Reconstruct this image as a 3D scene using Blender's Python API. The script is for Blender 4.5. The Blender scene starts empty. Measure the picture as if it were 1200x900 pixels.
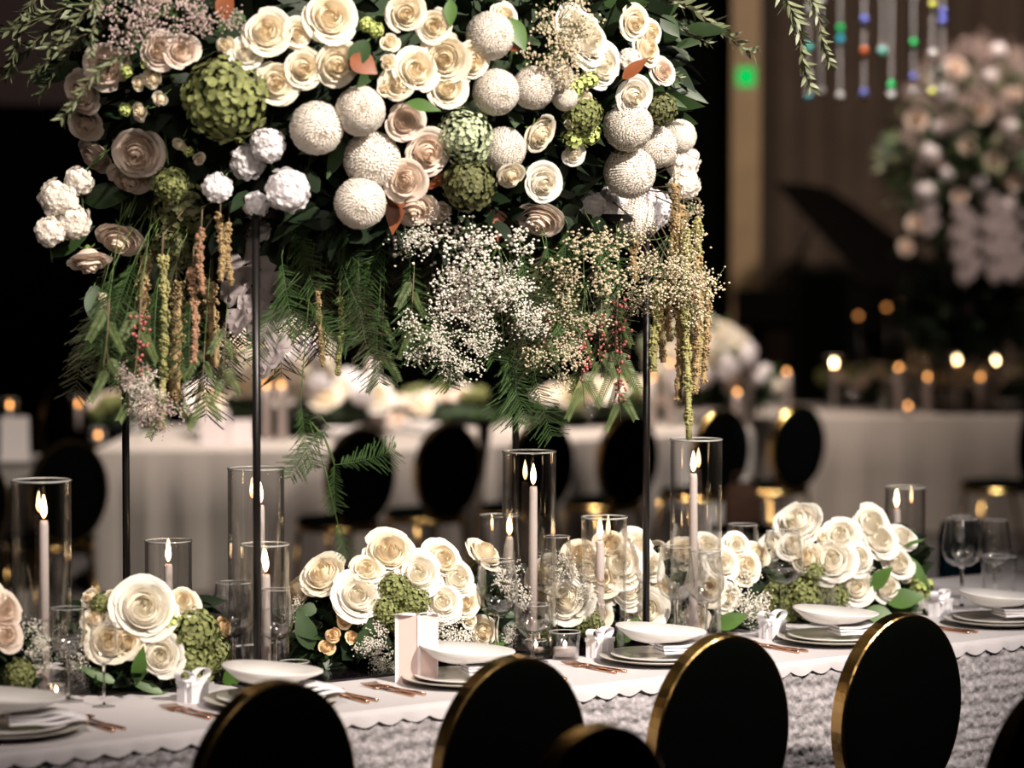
import bpy, math, random
import numpy as np
from mathutils import Vector, Matrix, Quaternion

# ------------------------------------------------------------------ camera, world, lights, exposure
SC = bpy.context.scene
COL = SC.collection
F = 3240.0
CAMZ = 1.80
TH = math.atan(150.0 / F)
cam_d = bpy.data.cameras.new('camera')
cam = bpy.data.objects.new('camera', cam_d)
COL.objects.link(cam)
SC.camera = cam
cam.location = (0, 0, CAMZ)
cam.rotation_euler = (math.pi / 2 - TH, 0, 0)
cam_d.sensor_width = 36.0
cam_d.lens = F / 1200 * 36
cam_d.clip_end = 100
cam_d.dof.use_dof = True
cam_d.dof.focus_distance = 7.05
cam_d.dof.aperture_fstop = 1.75

w = bpy.data.worlds.new('world')
SC.world = w
w.use_nodes = True
w.node_tree.nodes['Background'].inputs[0].default_value = (1.0, 0.80, 0.66, 1)
w.node_tree.nodes['Background'].inputs[1].default_value = 0.02

vs = SC.view_settings
vs.view_transform = 'Standard'
vs.look = 'None'
vs.exposure = 0.0
vs.gamma = 1.0
vs.use_curve_mapping = False
SC.cycles.use_denoising = True
SC.cycles.max_bounces = 10
SC.cycles.diffuse_bounces = 3
SC.cycles.glossy_bounces = 4
SC.cycles.transparent_max_bounces = 40
SC.cycles.sample_clamp_indirect = 4.0
SC.cycles.caustics_reflective = False
SC.cycles.caustics_refractive = False


def spot(name, loc, aim, energy, size_deg, blend=0.6, color=(1, 0.9, 0.8), radius=0.12):
    d = bpy.data.lights.new(name, 'SPOT')
    d.energy = energy
    d.spot_size = math.radians(size_deg)
    d.spot_blend = blend
    d.color = color
    d.shadow_soft_size = radius
    o = bpy.data.objects.new(name, d)
    COL.objects.link(o)
    o.location = loc
    o.rotation_euler = (Vector(aim) - Vector(loc)).to_track_quat('-Z', 'Y').to_euler()
    return o


# ceiling spots of the ballroom, plus an added fill and crystal light
spot('key_spot', (2.9, 2.6, 4.9), (0.0, 7.2, 2.0), 3500, 40, 0.8, (1.0, 0.90, 0.79), 0.10)
spot('table_spot', (2.9, 5.2, 5.0), (1.0, 7.4, 0.8), 640, 38, 0.8, (1.0, 0.92, 0.86), 0.10)
spot('top_spot', (0.9, 8.3, 5.2), (-0.1, 7.4, 2.3), 420, 40, 0.8, (1.0, 0.88, 0.76), 0.15)
spot('fill_spot', (0.6, 0.3, 3.0), (-0.1, 7.2, 1.7), 260, 26, 0.9, (1.0, 0.86, 0.74), 0.35)  # frontal fill added to lift the shaded lower blooms, no such fixture
spot('left_spot', (-1.0, 3.2, 4.6), (-0.9, 6.5, 0.8), 430, 34, 0.9, (1.0, 0.88, 0.80), 0.15)
spot('far_spot_left', (-0.9, 14.6, 5.2), (-0.9, 15.9, 0.8), 2500, 62, 0.8, (1.0, 0.86, 0.76), 0.2)
spot('far_spot_middle', (0.9, 15.9, 5.2), (0.8, 17.3, 0.9), 1500, 50, 0.8, (1.0, 0.84, 0.72), 0.2)
spot('far_spot_right', (3.0, 16.8, 5.2), (3.0, 18.3, 0.9), 800, 56, 0.8, (1.0, 0.82, 0.70), 0.2)
spot('far_front_wash', (0.5, 8.6, 5.4), (0.6, 16.0, 0.3), 190, 60, 0.8, (1.0, 0.84, 0.74), 0.3)
spot('far_flowers_spot', (4.6, 12.5, 5.0), (3.3, 17.9, 2.5), 130, 30, 0.8, (1.0, 0.84, 0.72), 0.2)
spot('stage_wash', (3.2, 17.0, 5.4), (3.2, 24.0, 2.6), 1000, 90, 0.9, (1.0, 0.80, 0.66), 0.3)
spot('upper_left_wash', (-3.0, 17.0, 4.5), (-4.6, 24.0, 4.2), 350, 50, 0.9, (1.0, 0.78, 0.72), 0.3)
spot('column_spot', (1.5, 18.6, 4.6), (1.86, 22.0, 2.4), 90, 50, 0.9, (1.0, 0.78, 0.52), 0.2)
spot('crystal_spot', (2.0, 12.0, 5.8), (2.0, 14.0, 2.85), 3600, 22, 0.5, (1.0, 0.93, 0.88), 0.08)  # added only to make the crystal beads shine

# ------------------------------------------------------------------ geometry of the picture
R_ = random.Random(11)
UP = Vector((0, math.sin(TH), math.cos(TH)))
FW = Vector((0, math.cos(TH), -math.sin(TH)))
CP = Vector((0, 0, CAMZ))


def ray(px, py):
    return (Vector((1, 0, 0)) * ((px - 600) / F) + UP * (-(py - 450) / F) + FW)


def onz(px, py, z):
    d = ray(px, py)
    return CP + d * ((z - CAMZ) / d.z)


def aty(px, py, Y):
    d = ray(px, py)
    return CP + d * (Y / d.y)


def topx(p):
    q = Vector(p) - CP
    k = q.dot(FW)
    return 600 + F * q.x / k, 450 - F * q.dot(UP) / k


A = math.radians(36)
TU = Vector((math.cos(A), math.sin(A), 0))
TV = Vector((-math.sin(A), math.cos(A), 0))
TZ = 0.76
TO = onz(720, 800, TZ)


def T(u, v, z=TZ):
    return Vector((TO.x, TO.y, 0)) + TU * u + TV * v + Vector((0, 0, z))


def uv_of(p):
    q = Vector(p) - TO
    return q.dot(TU), q.dot(TV)


# ------------------------------------------------------------------ mesh helpers
class MB:
    def __init__(s):
        s.v = []
        s.f = []

    def add(s, vv, ff, M=None):
        b = len(s.v)
        if M is not None:
            vv = [tuple(M @ Vector(p)) for p in vv]
        s.v.extend([tuple(p) for p in vv])
        s.f.extend([tuple(b + i for i in q) for q in ff])
        return s

    def box(s, c, d, M=None):
        x, y, z = c
        a, b, e = d[0] / 2, d[1] / 2, d[2] / 2
        vv = [(x + i * a, y + j * b, z + k * e) for i in (-1, 1) for j in (-1, 1) for k in (-1, 1)]
        ff = [(0, 1, 3, 2), (4, 6, 7, 5), (0, 4, 5, 1), (2, 3, 7, 6), (0, 2, 6, 4), (1, 5, 7, 3)]
        return s.add(vv, ff, M)

    def lathe(s, prof, n=32, M=None, close=False):
        vv, ff = [], []
        m = len(prof)
        for r, z in prof:
            for i in range(n):
                t = 2 * math.pi * i / n
                vv.append((r * math.cos(t), r * math.sin(t), z))
        for j in range(m - 1 if not close else m):
            k = (j + 1) % m
            for i in range(n):
                i2 = (i + 1) % n
                ff.append((j * n + i, j * n + i2, k * n + i2, k * n + i))
        return s.add(vv, ff, M)

    def tube(s, pts, rad, n=6, M=None, cap=True):
        pts = [Vector(p) for p in pts]
        vv, ff = [], []
        m = len(pts)
        ref = None
        for i, p in enumerate(pts):
            d = (pts[min(i + 1, m - 1)] - pts[max(i - 1, 0)])
            if d.length < 1e-9:
                d = Vector((0, 0, 1))
            d.normalize()
            if ref is None:
                ref = Vector((1, 0, 0)) if abs(d.x) < 0.8 else Vector((0, 1, 0))
            a = (ref - d * ref.dot(d)).normalized()
            b = d.cross(a)
            ref = a
            r = rad(i / (m - 1)) if callable(rad) else rad
            for k in range(n):
                t = 2 * math.pi * k / n
                vv.append(p + a * (r * math.cos(t)) + b * (r * math.sin(t)))
        for i in range(m - 1):
            for k in range(n):
                k2 = (k + 1) % n
                ff.append((i * n + k, i * n + k2, (i + 1) * n + k2, (i + 1) * n + k))
        if cap:
            ff.append(tuple(range(n))[::-1])
            ff.append(tuple((m - 1) * n + k for k in range(n)))
        return s.add(vv, ff, M)

    def octa(s, c, r, st=1.0):
        x, y, z = c
        vv = [(x + r, y, z), (x, y + r, z), (x - r, y, z), (x, y - r, z), (x, y, z + r * st), (x, y, z - r * st)]
        ff = [(0, 1, 4), (1, 2, 4), (2, 3, 4), (3, 0, 4), (1, 0, 5), (2, 1, 5), (3, 2, 5), (0, 3, 5)]
        return s.add(vv, ff)

    def leaf(s, base, d, up, L, W, bend=0.2, seg=5, fold=0.15, tipw=1.0):
        """a blade from base along d, face normal up"""
        d = Vector(d).normalized()
        up = Vector(up)
        up = (up - d * up.dot(d))
        if up.length < 1e-6:
            up = d.orthogonal()
        up.normalize()
        sd = d.cross(up)
        vv, ff = [], []
        base = Vector(base)
        for i in range(seg + 1):
            t = i / seg
            wv = W * 0.5 * max(0.02, math.sin(math.pi * min(1, (0.04 + 0.96 * t) ** 0.8)))
            if i == seg:
                wv = W * 0.01
            c = base + d * (L * t) - up * (bend * L * t * t)
            vv += [c - sd * wv + up * (fold * wv), c, c + sd * wv + up * (fold * wv)]
        for i in range(seg):
            b = i * 3
            ff += [(b, b + 1, b + 4, b + 3), (b + 1, b + 2, b + 5, b + 4)]
        return s.add(vv, ff)

    def mesh(s, name, mat=None, smooth=True):
        me = bpy.data.meshes.new(name)
        me.from_pydata(s.v, [], s.f)
        if smooth:
            me.polygons.foreach_set('use_smooth', [True] * len(me.polygons))
        if mat:
            me.materials.append(mat)
        me.update()
        return me


def props(o, label=None, cat=None, group=None, kind=None):
    if label:
        o['label'] = label
    if cat:
        o['category'] = cat
    if group:
        o['group'] = group
    if kind:
        o['kind'] = kind
    return o


def link(name, me, parent=None, loc=None, rot=None, scale=None):
    o = bpy.data.objects.new(name, me)
    COL.objects.link(o)
    if parent is not None:
        o.parent = parent
    if loc is not None:
        o.location = loc
    if rot is not None:
        if isinstance(rot, Quaternion):
            o.rotation_mode = 'QUATERNION'
            o.rotation_quaternion = rot
        else:
            o.rotation_euler = rot
    if scale is not None:
        o.scale = (scale,) * 3 if not hasattr(scale, '__len__') else scale
    return o


def thing(name, label, cat, loc=(0, 0, 0), rot=None, group=None, scale=None):
    o = link(name, None, None, loc, rot, scale)
    o.empty_display_size = 0.05
    return props(o, label, cat, group)


def copy_thing(src, loc, rot=None, label=None, group=None, scale=None):
    r = src.copy()
    COL.objects.link(r)
    r.location = loc
    if rot is not None:
        if isinstance(rot, Quaternion):
            r.rotation_mode = 'QUATERNION'
            r.rotation_quaternion = rot
        else:
            r.rotation_mode = 'XYZ'
            r.rotation_euler = rot
    if scale is not None:
        r.scale = (scale,) * 3 if not hasattr(scale, '__len__') else scale
    if label:
        r['label'] = label
    if group:
        r['group'] = group
    for ch in list(src.children):
        c = ch.copy()
        COL.objects.link(c)
        c.parent = r
        for g in list(ch.children):
            d = g.copy()
            COL.objects.link(d)
            d.parent = c
    return r


ORD = 'first second third fourth fifth sixth seventh eighth ninth tenth eleventh twelfth thirteenth fourteenth fifteenth sixteenth seventeenth eighteenth nineteenth twentieth'.split()


def nth(i, n):
    if 20 <= i < n / 2 + 1 or (i >= n / 2 and n - 1 - i >= 20 and i < 29):
        return 'twenty-' + ORD[i - 20] + ' from left'
    if n == 1:
        return 'only'
    if i == 0:
        return 'leftmost'
    if i == n - 1:
        return 'rightmost'
    if i < n / 2:
        return ORD[i] + ' from left'
    return ORD[n - 1 - i] + ' from right'


# ------------------------------------------------------------------ materials
def mat(name, col, rough=0.6, metal=0.0, spec=0.5, var=0.0, vscale=30, bump=0.0, bscale=60, trans=0.0, sheen=0.0, coat=0.0):
    m = bpy.data.materials.new(name)
    m.use_nodes = True
    nt = m.node_tree
    b = nt.nodes['Principled BSDF']
    out = nt.nodes['Material Output']
    b.inputs['Base Color'].default_value = (*col, 1)
    b.inputs['Roughness'].default_value = rough
    b.inputs['Metallic'].default_value = metal
    b.inputs['Specular IOR Level'].default_value = spec
    if sheen:
        b.inputs['Sheen Weight'].default_value = sheen
    if coat:
        b.inputs['Coat Weight'].default_value = coat
    tc = nt.nodes.new('ShaderNodeTexCoord')
    if var:
        n = nt.nodes.new('ShaderNodeTexNoise')
        n.inputs['Scale'].default_value = vscale
        n.inputs['Detail'].default_value = 3
        nt.links.new(tc.outputs['Object'], n.inputs['Vector'])
        r = nt.nodes.new('ShaderNodeValToRGB')
        r.color_ramp.elements[0].position = 0.3
        r.color_ramp.elements[1].position = 0.7
        r.color_ramp.elements[0].color = (*[c * (1 - var) for c in col], 1)
        r.color_ramp.elements[1].color = (*[min(1, c * (1 + var)) for c in col], 1)
        nt.links.new(n.outputs[0], r.inputs[0])
        nt.links.new(r.outputs[0], b.inputs['Base Color'])
        csrc = r.outputs[0]
    else:
        csrc = None
    if bump:
        n2 = nt.nodes.new('ShaderNodeTexNoise')
        n2.inputs['Scale'].default_value = bscale
        nt.links.new(tc.outputs['Object'], n2.inputs['Vector'])
        bp = nt.nodes.new('ShaderNodeBump')
        bp.inputs['Strength'].default_value = bump
        bp.inputs['Distance'].default_value = 0.01
        nt.links.new(n2.outputs[0], bp.inputs['Height'])
        nt.links.new(bp.outputs[0], b.inputs['Normal'])
    if trans:
        tr = nt.nodes.new('ShaderNodeBsdfTranslucent')
        tr.inputs[0].default_value = (*col, 1)
        if csrc:
            nt.links.new(csrc, tr.inputs[0])
        mx = nt.nodes.new('ShaderNodeMixShader')
        mx.inputs[0].default_value = trans
        nt.links.new(b.outputs[0], mx.inputs[1])
        nt.links.new(tr.outputs[0], mx.inputs[2])
        nt.links.new(mx.outputs[0], out.inputs['Surface'])
    return m


def petal_mat(name, outer, inner):
    """cream petals, warmer towards the heart of the flower (the flower's own colour)"""
    m = mat(name, outer, 0.6, spec=0.2, trans=0.35)
    nt = m.node_tree
    b = nt.nodes['Principled BSDF']
    tc = nt.nodes.new('ShaderNodeTexCoord')
    sx = nt.nodes.new('ShaderNodeVectorMath')
    sx.operation = 'MULTIPLY'
    sx.inputs[1].default_value = (1, 1, 0)
    ln = nt.nodes.new('ShaderNodeVectorMath')
    ln.operation = 'LENGTH'
    nt.links.new(tc.outputs['Object'], sx.inputs[0])
    nt.links.new(sx.outputs[0], ln.inputs[0])
    r = nt.nodes.new('ShaderNodeValToRGB')
    r.color_ramp.elements[0].position = 0.05
    r.color_ramp.elements[1].position = 0.75
    r.color_ramp.elements[0].color = (*inner, 1)
    r.color_ramp.elements[1].color = (*outer, 1)
    nt.links.new(ln.outputs['Value'], r.inputs[0])
    nt.links.new(r.outputs[0], b.inputs['Base Color'])
    for n_ in nt.nodes:
        if n_.type == 'BSDF_TRANSLUCENT':
            nt.links.new(r.outputs[0], n_.inputs[0])
    return m


def glass_mat(name, tint=(1, 1, 1), refl=1.0, edge=0.35):
    """thin clear glass: lets light through, mirrors at grazing angles"""
    m = bpy.data.materials.new(name)
    m.use_nodes = True
    nt = m.node_tree
    nt.nodes.clear()
    out = nt.nodes.new('ShaderNodeOutputMaterial')
    tr = nt.nodes.new('ShaderNodeBsdfTransparent')
    tr.inputs[0].default_value = (*tint, 1)
    gl = nt.nodes.new('ShaderNodeBsdfGlossy')
    gl.inputs['Roughness'].default_value = 0.03
    gl.inputs['Color'].default_value = (refl, refl, refl, 1)
    ge = nt.nodes.new('ShaderNodeNewGeometry')
    dt = nt.nodes.new('ShaderNodeVectorMath')
    dt.operation = 'DOT_PRODUCT'
    nt.links.new(ge.outputs['Normal'], dt.inputs[0])
    nt.links.new(ge.outputs['Incoming'], dt.inputs[1])

    def mth(op, a, b=None):
        n = nt.nodes.new('ShaderNodeMath')
        n.operation = op
        for k_, x in ((0, a), (1, b)):
            if x is None:
                continue
            if isinstance(x, (int, float)):
                n.inputs[k_].default_value = x
            else:
                nt.links.new(x, n.inputs[k_])
        return n.outputs[0]
    ab = mth('ABSOLUTE', dt.outputs['Value'])
    fr = mth('ADD', mth('MULTIPLY', mth('POWER', mth('SUBTRACT', 1.0, ab), 4.0), 0.9), 0.06)
    mx = nt.nodes.new('ShaderNodeMixShader')
    nt.links.new(fr, mx.inputs[0])
    gs = nt.nodes.new('ShaderNodeBsdfGlass')
    gs.inputs['IOR'].default_value = 1.12
    gs.inputs['Roughness'].default_value = 0.0
    mg = nt.nodes.new('ShaderNodeMixShader')
    nt.links.new(mth('MULTIPLY', mth('POWER', mth('SUBTRACT', 1.0, ab), 3.0), 0.8), mg.inputs[0])
    nt.links.new(tr.outputs[0], mg.inputs[1])
    nt.links.new(gs.outputs[0], mg.inputs[2])
    nt.links.new(mg.outputs[0], mx.inputs[1])
    nt.links.new(gl.outputs[0], mx.inputs[2])
    nt.links.new(mx.outputs[0], out.inputs['Surface'])
    return m


def emit_mat(name, col, strength):
    m = bpy.data.materials.new(name)
    m.use_nodes = True
    nt = m.node_tree
    nt.nodes.clear()
    out = nt.nodes.new('ShaderNodeOutputMaterial')
    e = nt.nodes.new('ShaderNodeEmission')
    e.inputs[0].default_value = (*col, 1)
    e.inputs[1].default_value = strength
    nt.links.new(e.outputs[0], out.inputs['Surface'])
    return m


def flame_mat(name, s):
    """bright yellow-white body, orange skirt at the wick"""
    m = emit_mat(name, (1, 0.7, 0.35), s)
    nt = m.node_tree
    e = [n for n in nt.nodes if n.type == 'EMISSION'][0]
    tc = nt.nodes.new('ShaderNodeTexCoord')
    sp = nt.nodes.new('ShaderNodeSeparateXYZ')
    nt.links.new(tc.outputs['Generated'], sp.inputs[0])
    r = nt.nodes.new('ShaderNodeValToRGB')
    r.color_ramp.elements[0].position = 0.0
    r.color_ramp.elements[0].color = (1, 0.30, 0.06, 1)
    r.color_ramp.elements[1].position = 0.35
    r.color_ramp.elements[1].color = (1, 0.72, 0.38, 1)
    nt.links.new(sp.outputs[2], r.inputs[0])
    nt.links.new(r.outputs[0], e.inputs[0])
    return m


M = {}
M['rose'] = petal_mat('rose_petal', (0.92, 0.85, 0.72), (0.92, 0.79, 0.57))
M['rose_white'] = petal_mat('white_rose_petal', (0.94, 0.90, 0.83), (0.94, 0.87, 0.72))
M['rose_blush'] = petal_mat('blush_rose_petal', (0.88, 0.76, 0.67), (0.88, 0.72, 0.58))
M['mum'] = mat('chrysanthemum_petal', (0.93, 0.87, 0.80), 0.65, spec=0.15, trans=0.30)
M['mum_core'] = mat('chrysanthemum_heart', (0.62, 0.55, 0.33), 0.8)
M['stock'] = mat('stock_petal', (0.93, 0.90, 0.91), 0.8, spec=0.05, trans=0.42)
M['hyd'] = mat('hydrangea_green', (0.21, 0.23, 0.085), 0.6, var=0.55, vscale=3.5, spec=0.2, trans=0.15)
M['hyd_dark'] = mat('hydrangea_antique', (0.12, 0.125, 0.045), 0.65, var=0.5, vscale=6, trans=0.1)
M['hyd_pale'] = mat('hydrangea_pale', (0.50, 0.56, 0.36), 0.6, var=0.3, vscale=6, trans=0.15)
M['lime'] = mat('lime_bud', (0.50, 0.58, 0.18), 0.6, var=0.2, trans=0.15)
M['calyx'] = mat('calyx_green', (0.10, 0.17, 0.04), 0.6)
M['stem'] = mat('green_stem', (0.07, 0.12, 0.03), 0.6)
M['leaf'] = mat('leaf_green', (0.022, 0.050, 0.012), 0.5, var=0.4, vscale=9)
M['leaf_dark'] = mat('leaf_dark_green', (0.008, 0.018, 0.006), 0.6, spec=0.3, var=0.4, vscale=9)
M['leaf_bright'] = mat('leaf_bright_green', (0.06, 0.13, 0.022), 0.45, var=0.3, vscale=9, trans=0.1)
M['leaf_pin'] = mat('pepper_leaf', (0.075, 0.11, 0.035), 0.5, var=0.4, vscale=9)
M['fern_dim'] = mat('fern_dimmed', (0.060, 0.062, 0.028), 0.7, var=0.4, vscale=8, trans=0.15)  # darker copy of the fern green, dimness of the underside put into the colour
M['leaf_rust'] = mat('leaf_rust', (0.20, 0.055, 0.015), 0.5, var=0.3, vscale=20)
M['olive'] = mat('olive_leaf', (0.15, 0.17, 0.09), 0.5, var=0.4, vscale=12)
M['twig'] = mat('twig_brown', (0.12, 0.085, 0.05), 0.8)
M['fern'] = mat('fern_green', (0.055, 0.11, 0.03), 0.6, var=0.35, vscale=10, trans=0.1)
M['gyp'] = mat('gypsophila_white', (0.80, 0.74, 0.66), 0.7)
M['gyp_dull'] = mat('gypsophila_bud', (0.55, 0.46, 0.32), 0.7, var=0.3, vscale=50)
M['gyp_pink'] = mat('gypsophila_pink', (0.48, 0.36, 0.34), 0.7, var=0.3, vscale=50)
M['amar'] = mat('amaranthus_gold', (0.30, 0.21, 0.10), 0.8, var=0.35, vscale=60)
M['amar_green'] = mat('amaranthus_green', (0.28, 0.26, 0.10), 0.8, var=0.35, vscale=60)
M['amar_rose'] = mat('amaranthus_rose', (0.30, 0.17, 0.10), 0.8, var=0.35, vscale=60)
M['berry'] = mat('pink_berry', (0.36, 0.10, 0.09), 0.4)
M['orchid'] = mat('orchid_petal', (0.46, 0.39, 0.39), 0.6, trans=0.25)  # greyed base colour, the shade on the hanging sprays is partly put in
M['foam'] = mat('floral_foam', (0.02, 0.035, 0.015), 0.9)
M['black_metal'] = mat('black_metal', (0.010, 0.008, 0.008), 0.35, metal=0.3)
M['fabric_black'] = mat('black_velvet', (0.0012, 0.0016, 0.0013), 1.0, spec=0.0)
M['gold'] = mat('gold_metal', (0.48, 0.31, 0.12), 0.22, metal=1.0, bump=0.12, bscale=25)
M['copper'] = mat('rose_gold', (0.80, 0.43, 0.28), 0.20, metal=1.0)
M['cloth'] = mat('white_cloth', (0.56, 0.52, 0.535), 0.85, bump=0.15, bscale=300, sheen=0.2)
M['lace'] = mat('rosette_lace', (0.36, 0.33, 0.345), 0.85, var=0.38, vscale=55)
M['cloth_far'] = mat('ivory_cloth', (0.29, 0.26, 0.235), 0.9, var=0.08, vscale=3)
M['china'] = mat('white_china', (0.74, 0.71, 0.69), 0.22, coat=0.3)
M['charger'] = mat('grey_glaze', (0.46, 0.43, 0.38), 0.32, var=0.08, vscale=12)
M['napkin'] = mat('white_napkin', (0.80, 0.77, 0.79), 0.85)
M['ribbon'] = mat('white_satin', (0.86, 0.84, 0.87), 0.4)
M['card'] = mat('blush_card', (0.74, 0.56, 0.52), 0.55)
M['card_edge'] = mat('pale_card', (0.85, 0.76, 0.75), 0.55)
M['wax'] = mat('ivory_wax', (0.80, 0.70, 0.66), 0.45, trans=0.3)
M['wick'] = mat('burnt_wick', (0.02, 0.012, 0.01), 0.9)
M['flame'] = flame_mat('flame', 26)
M['flame_far'] = flame_mat('flame_far', 45)
M['glass'] = glass_mat('clear_glass', (0.985, 0.985, 0.985))
M['glass_rim'] = mat('glass_rim', (0.9, 0.88, 0.86), 0.10, spec=1.0)  # whitened glass, the bright rim highlight is put into the colour
M['glass_rim'].node_tree.nodes['Principled BSDF'].inputs['Transmission Weight'].default_value = 0.65
M['glass_far'] = glass_mat('clear_glass_far', (0.97, 0.97, 0.97))


def solid_glass(name):
    m = bpy.data.materials.new(name)
    m.use_nodes = True
    b = m.node_tree.nodes['Principled BSDF']
    b.inputs['Transmission Weight'].default_value = 1.0
    b.inputs['Roughness'].default_value = 0.02
    b.inputs['IOR'].default_value = 1.45
    b.inputs['Base Color'].default_value = (1, 1, 1, 1)
    return m


M['glass_solid'] = solid_glass('solid_glass')
M['black_mirror'] = mat('black_gloss', (0.006, 0.004, 0.006), 0.12)

# ------------------------------------------------------------------ the setting
def struct(name, mb, m, kind='structure', smooth=False):
    o = link(name, mb.mesh(name, m, smooth))
    return props(o, kind=kind)


carpet = mat('dark_carpet', (0.022, 0.018, 0.016), 0.95, var=0.3, vscale=4)
struct('floor', MB().box((0, 12, -0.05), (20, 30, 0.1)), carpet)
ceil = mat('dark_ceiling', (0.03, 0.028, 0.026), 0.95, var=0.1)
struct('ceiling', MB().box((0, 12, 5.95), (20, 30, 0.1)), ceil)


def curtain(name, x0, x1, z0, z1, Y, m, step=0.16, amp=0.05):
    mb = MB()
    n = int((x1 - x0) / step * 8)
    vv, ff = [], []
    for i in range(n + 1):
        x = x0 + (x1 - x0) * i / n
        y = Y + amp * math.sin(2 * math.pi * x / step) + 0.5 * amp * math.sin(x * 7.3)
        vv += [(x, y, z0), (x, y, z1)]
    for i in range(n):
        ff.append((2 * i, 2 * i + 2, 2 * i + 3, 2 * i + 1))
    mb.add(vv, ff)
    return link(name, mb.mesh(name, m))


black_drape = mat('black_drape', (0.0018, 0.0022, 0.002), 0.95, spec=0.05)
brown_drape = mat('brown_drape', (0.085, 0.062, 0.048), 0.95, var=0.15, vscale=2)
wallpaint = mat('dusky_wall_paint', (0.10, 0.078, 0.072), 0.9, var=0.08)
struct('wall_back', MB().box((0, 24.6, 2.95), (20, 0.2, 6.1)), wallpaint)
struct('wall_left', MB().box((-9.9, 12, 2.95), (0.2, 30, 6.1)), wallpaint)
struct('wall_right', MB().box((9.9, 12, 2.95), (0.2, 30, 6.1)), wallpaint)
struct('wall_front', MB().box((0, -2.9, 2.95), (20, 0.2, 6.1)), wallpaint)
props(curtain('curtain', -9.7, 0.9, 0.0, 3.12, 24.2, black_drape), 'black drape of half height covering the back wall on the left', 'curtain')
props(curtain('curtain', 0.9, 1.93, 0.0, 5.8, 23.9, black_drape), 'tall black drape hanging behind the green light, left of the tan column', 'curtain')
props(curtain('curtain', 2.02, 9.7, 0.0, 5.8, 24.1, brown_drape, 0.5, 0.10), 'dusky brown drape hanging behind the grand piano', 'curtain')
tan = mat('tan_wood_column', (0.34, 0.24, 0.13), 0.6, var=0.1, vscale=5)
mb = MB().box((1.98, 23.6, 2.9), (0.24, 0.24, 5.8)).box((1.98, 23.6, 0.1), (0.34, 0.34, 0.2)).box((1.98, 23.6, 5.75), (0.34, 0.34, 0.1))
props(link('column', mb.mesh('column', tan, False)), kind='structure')
stage_m = mat('black_stage', (0.006, 0.005, 0.005), 0.7)
struct('stage', MB().box((3.9, 21.9, 0.275), (4.9, 2.9, 0.55)).box((3.9, 20.42, 0.53), (4.94, 0.06, 0.06)), stage_m)

# green exit light
g = aty(874, 90, 23.5)
t = thing('exit_sign', 'small green glowing sign high on the black drape by the tan column', 'sign', g)
link('housing', MB().box((0, 0.03, 0), (0.22, 0.05, 0.22)).mesh('housing', M['black_metal'], False), t)
link('lit_panel', MB().box((0, -0.01, 0), (0.15, 0.02, 0.16)).mesh('lit_panel', emit_mat('green_glow', (0.0, 0.75, 0.13), 1.1), False), t)
link('bracket', MB().box((0, 0.24, 0.0), (0.03, 0.42, 0.03)).mesh('bracket', M['black_metal'], False), t)

# ------------------------------------------------------------------ near table
table = thing('banquet_table', 'long banquet table under white cloths carrying the tall flower stand', 'table', T(0, 0.54, 0), (0, 0, A))
U0, U1, TW = -2.6, 2.9, 1.08
wood = mat('table_plywood', (0.30, 0.21, 0.13), 0.7, var=0.15)
link('tabletop', MB().box(((U0 + U1) / 2, 0, TZ - 0.03), (U1 - U0 - 0.03, TW - 0.03, 0.04)).mesh('tabletop', wood, False), table)
for x in (U0 + 0.1, 0.2, U1 - 0.1):
    for y in (-0.42, 0.42):
        link('leg', MB().tube([(x, y, 0), (x, y, TZ - 0.05)], 0.02, 10).mesh('leg', M['black_metal']), table)

# tablecloth: top sheet and the rosette skirt, one continuous sheet
rs = np.random.RandomState(5)


def rosette_height(su, sz):
    """puckered spirals, one every few centimetres"""
    c = 0.034
    gu, gz = np.floor(su / c), np.floor(sz / c)
    best = np.full(su.shape, 9.0)
    ang = np.zeros(su.shape)
    for du in (-1, 0, 1):
        for dz in (-1, 0, 1):
            iu, iz = gu + du, gz + dz
            h = np.sin(iu * 127.1 + iz * 311.7) * 43758.5453
            h = h - np.floor(h)
            h2 = np.sin(iu * 269.5 + iz * 183.3) * 43758.5453
            h2 = h2 - np.floor(h2)
            cu, cz = (iu + 0.25 + 0.5 * h) * c, (iz + 0.25 + 0.5 * h2) * c
            d = np.hypot(su - cu, sz - cz)
            a = np.arctan2(sz - cz, su - cu) + h * 6
            m_ = d < best
            best = np.where(m_, d, best)
            ang = np.where(m_, a, ang)
    x = best / (c * 0.5)
    sp = 0.5 + 0.5 * np.cos(ang + x * 7.5)
    return 0.0048 * sp * np.clip(1.3 - x, 0, 1) + 0.0055 * np.clip(1 - x * x * 0.6, 0, 1) + 0.002 * np.sin(ang * 5 + x * 3)


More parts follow.
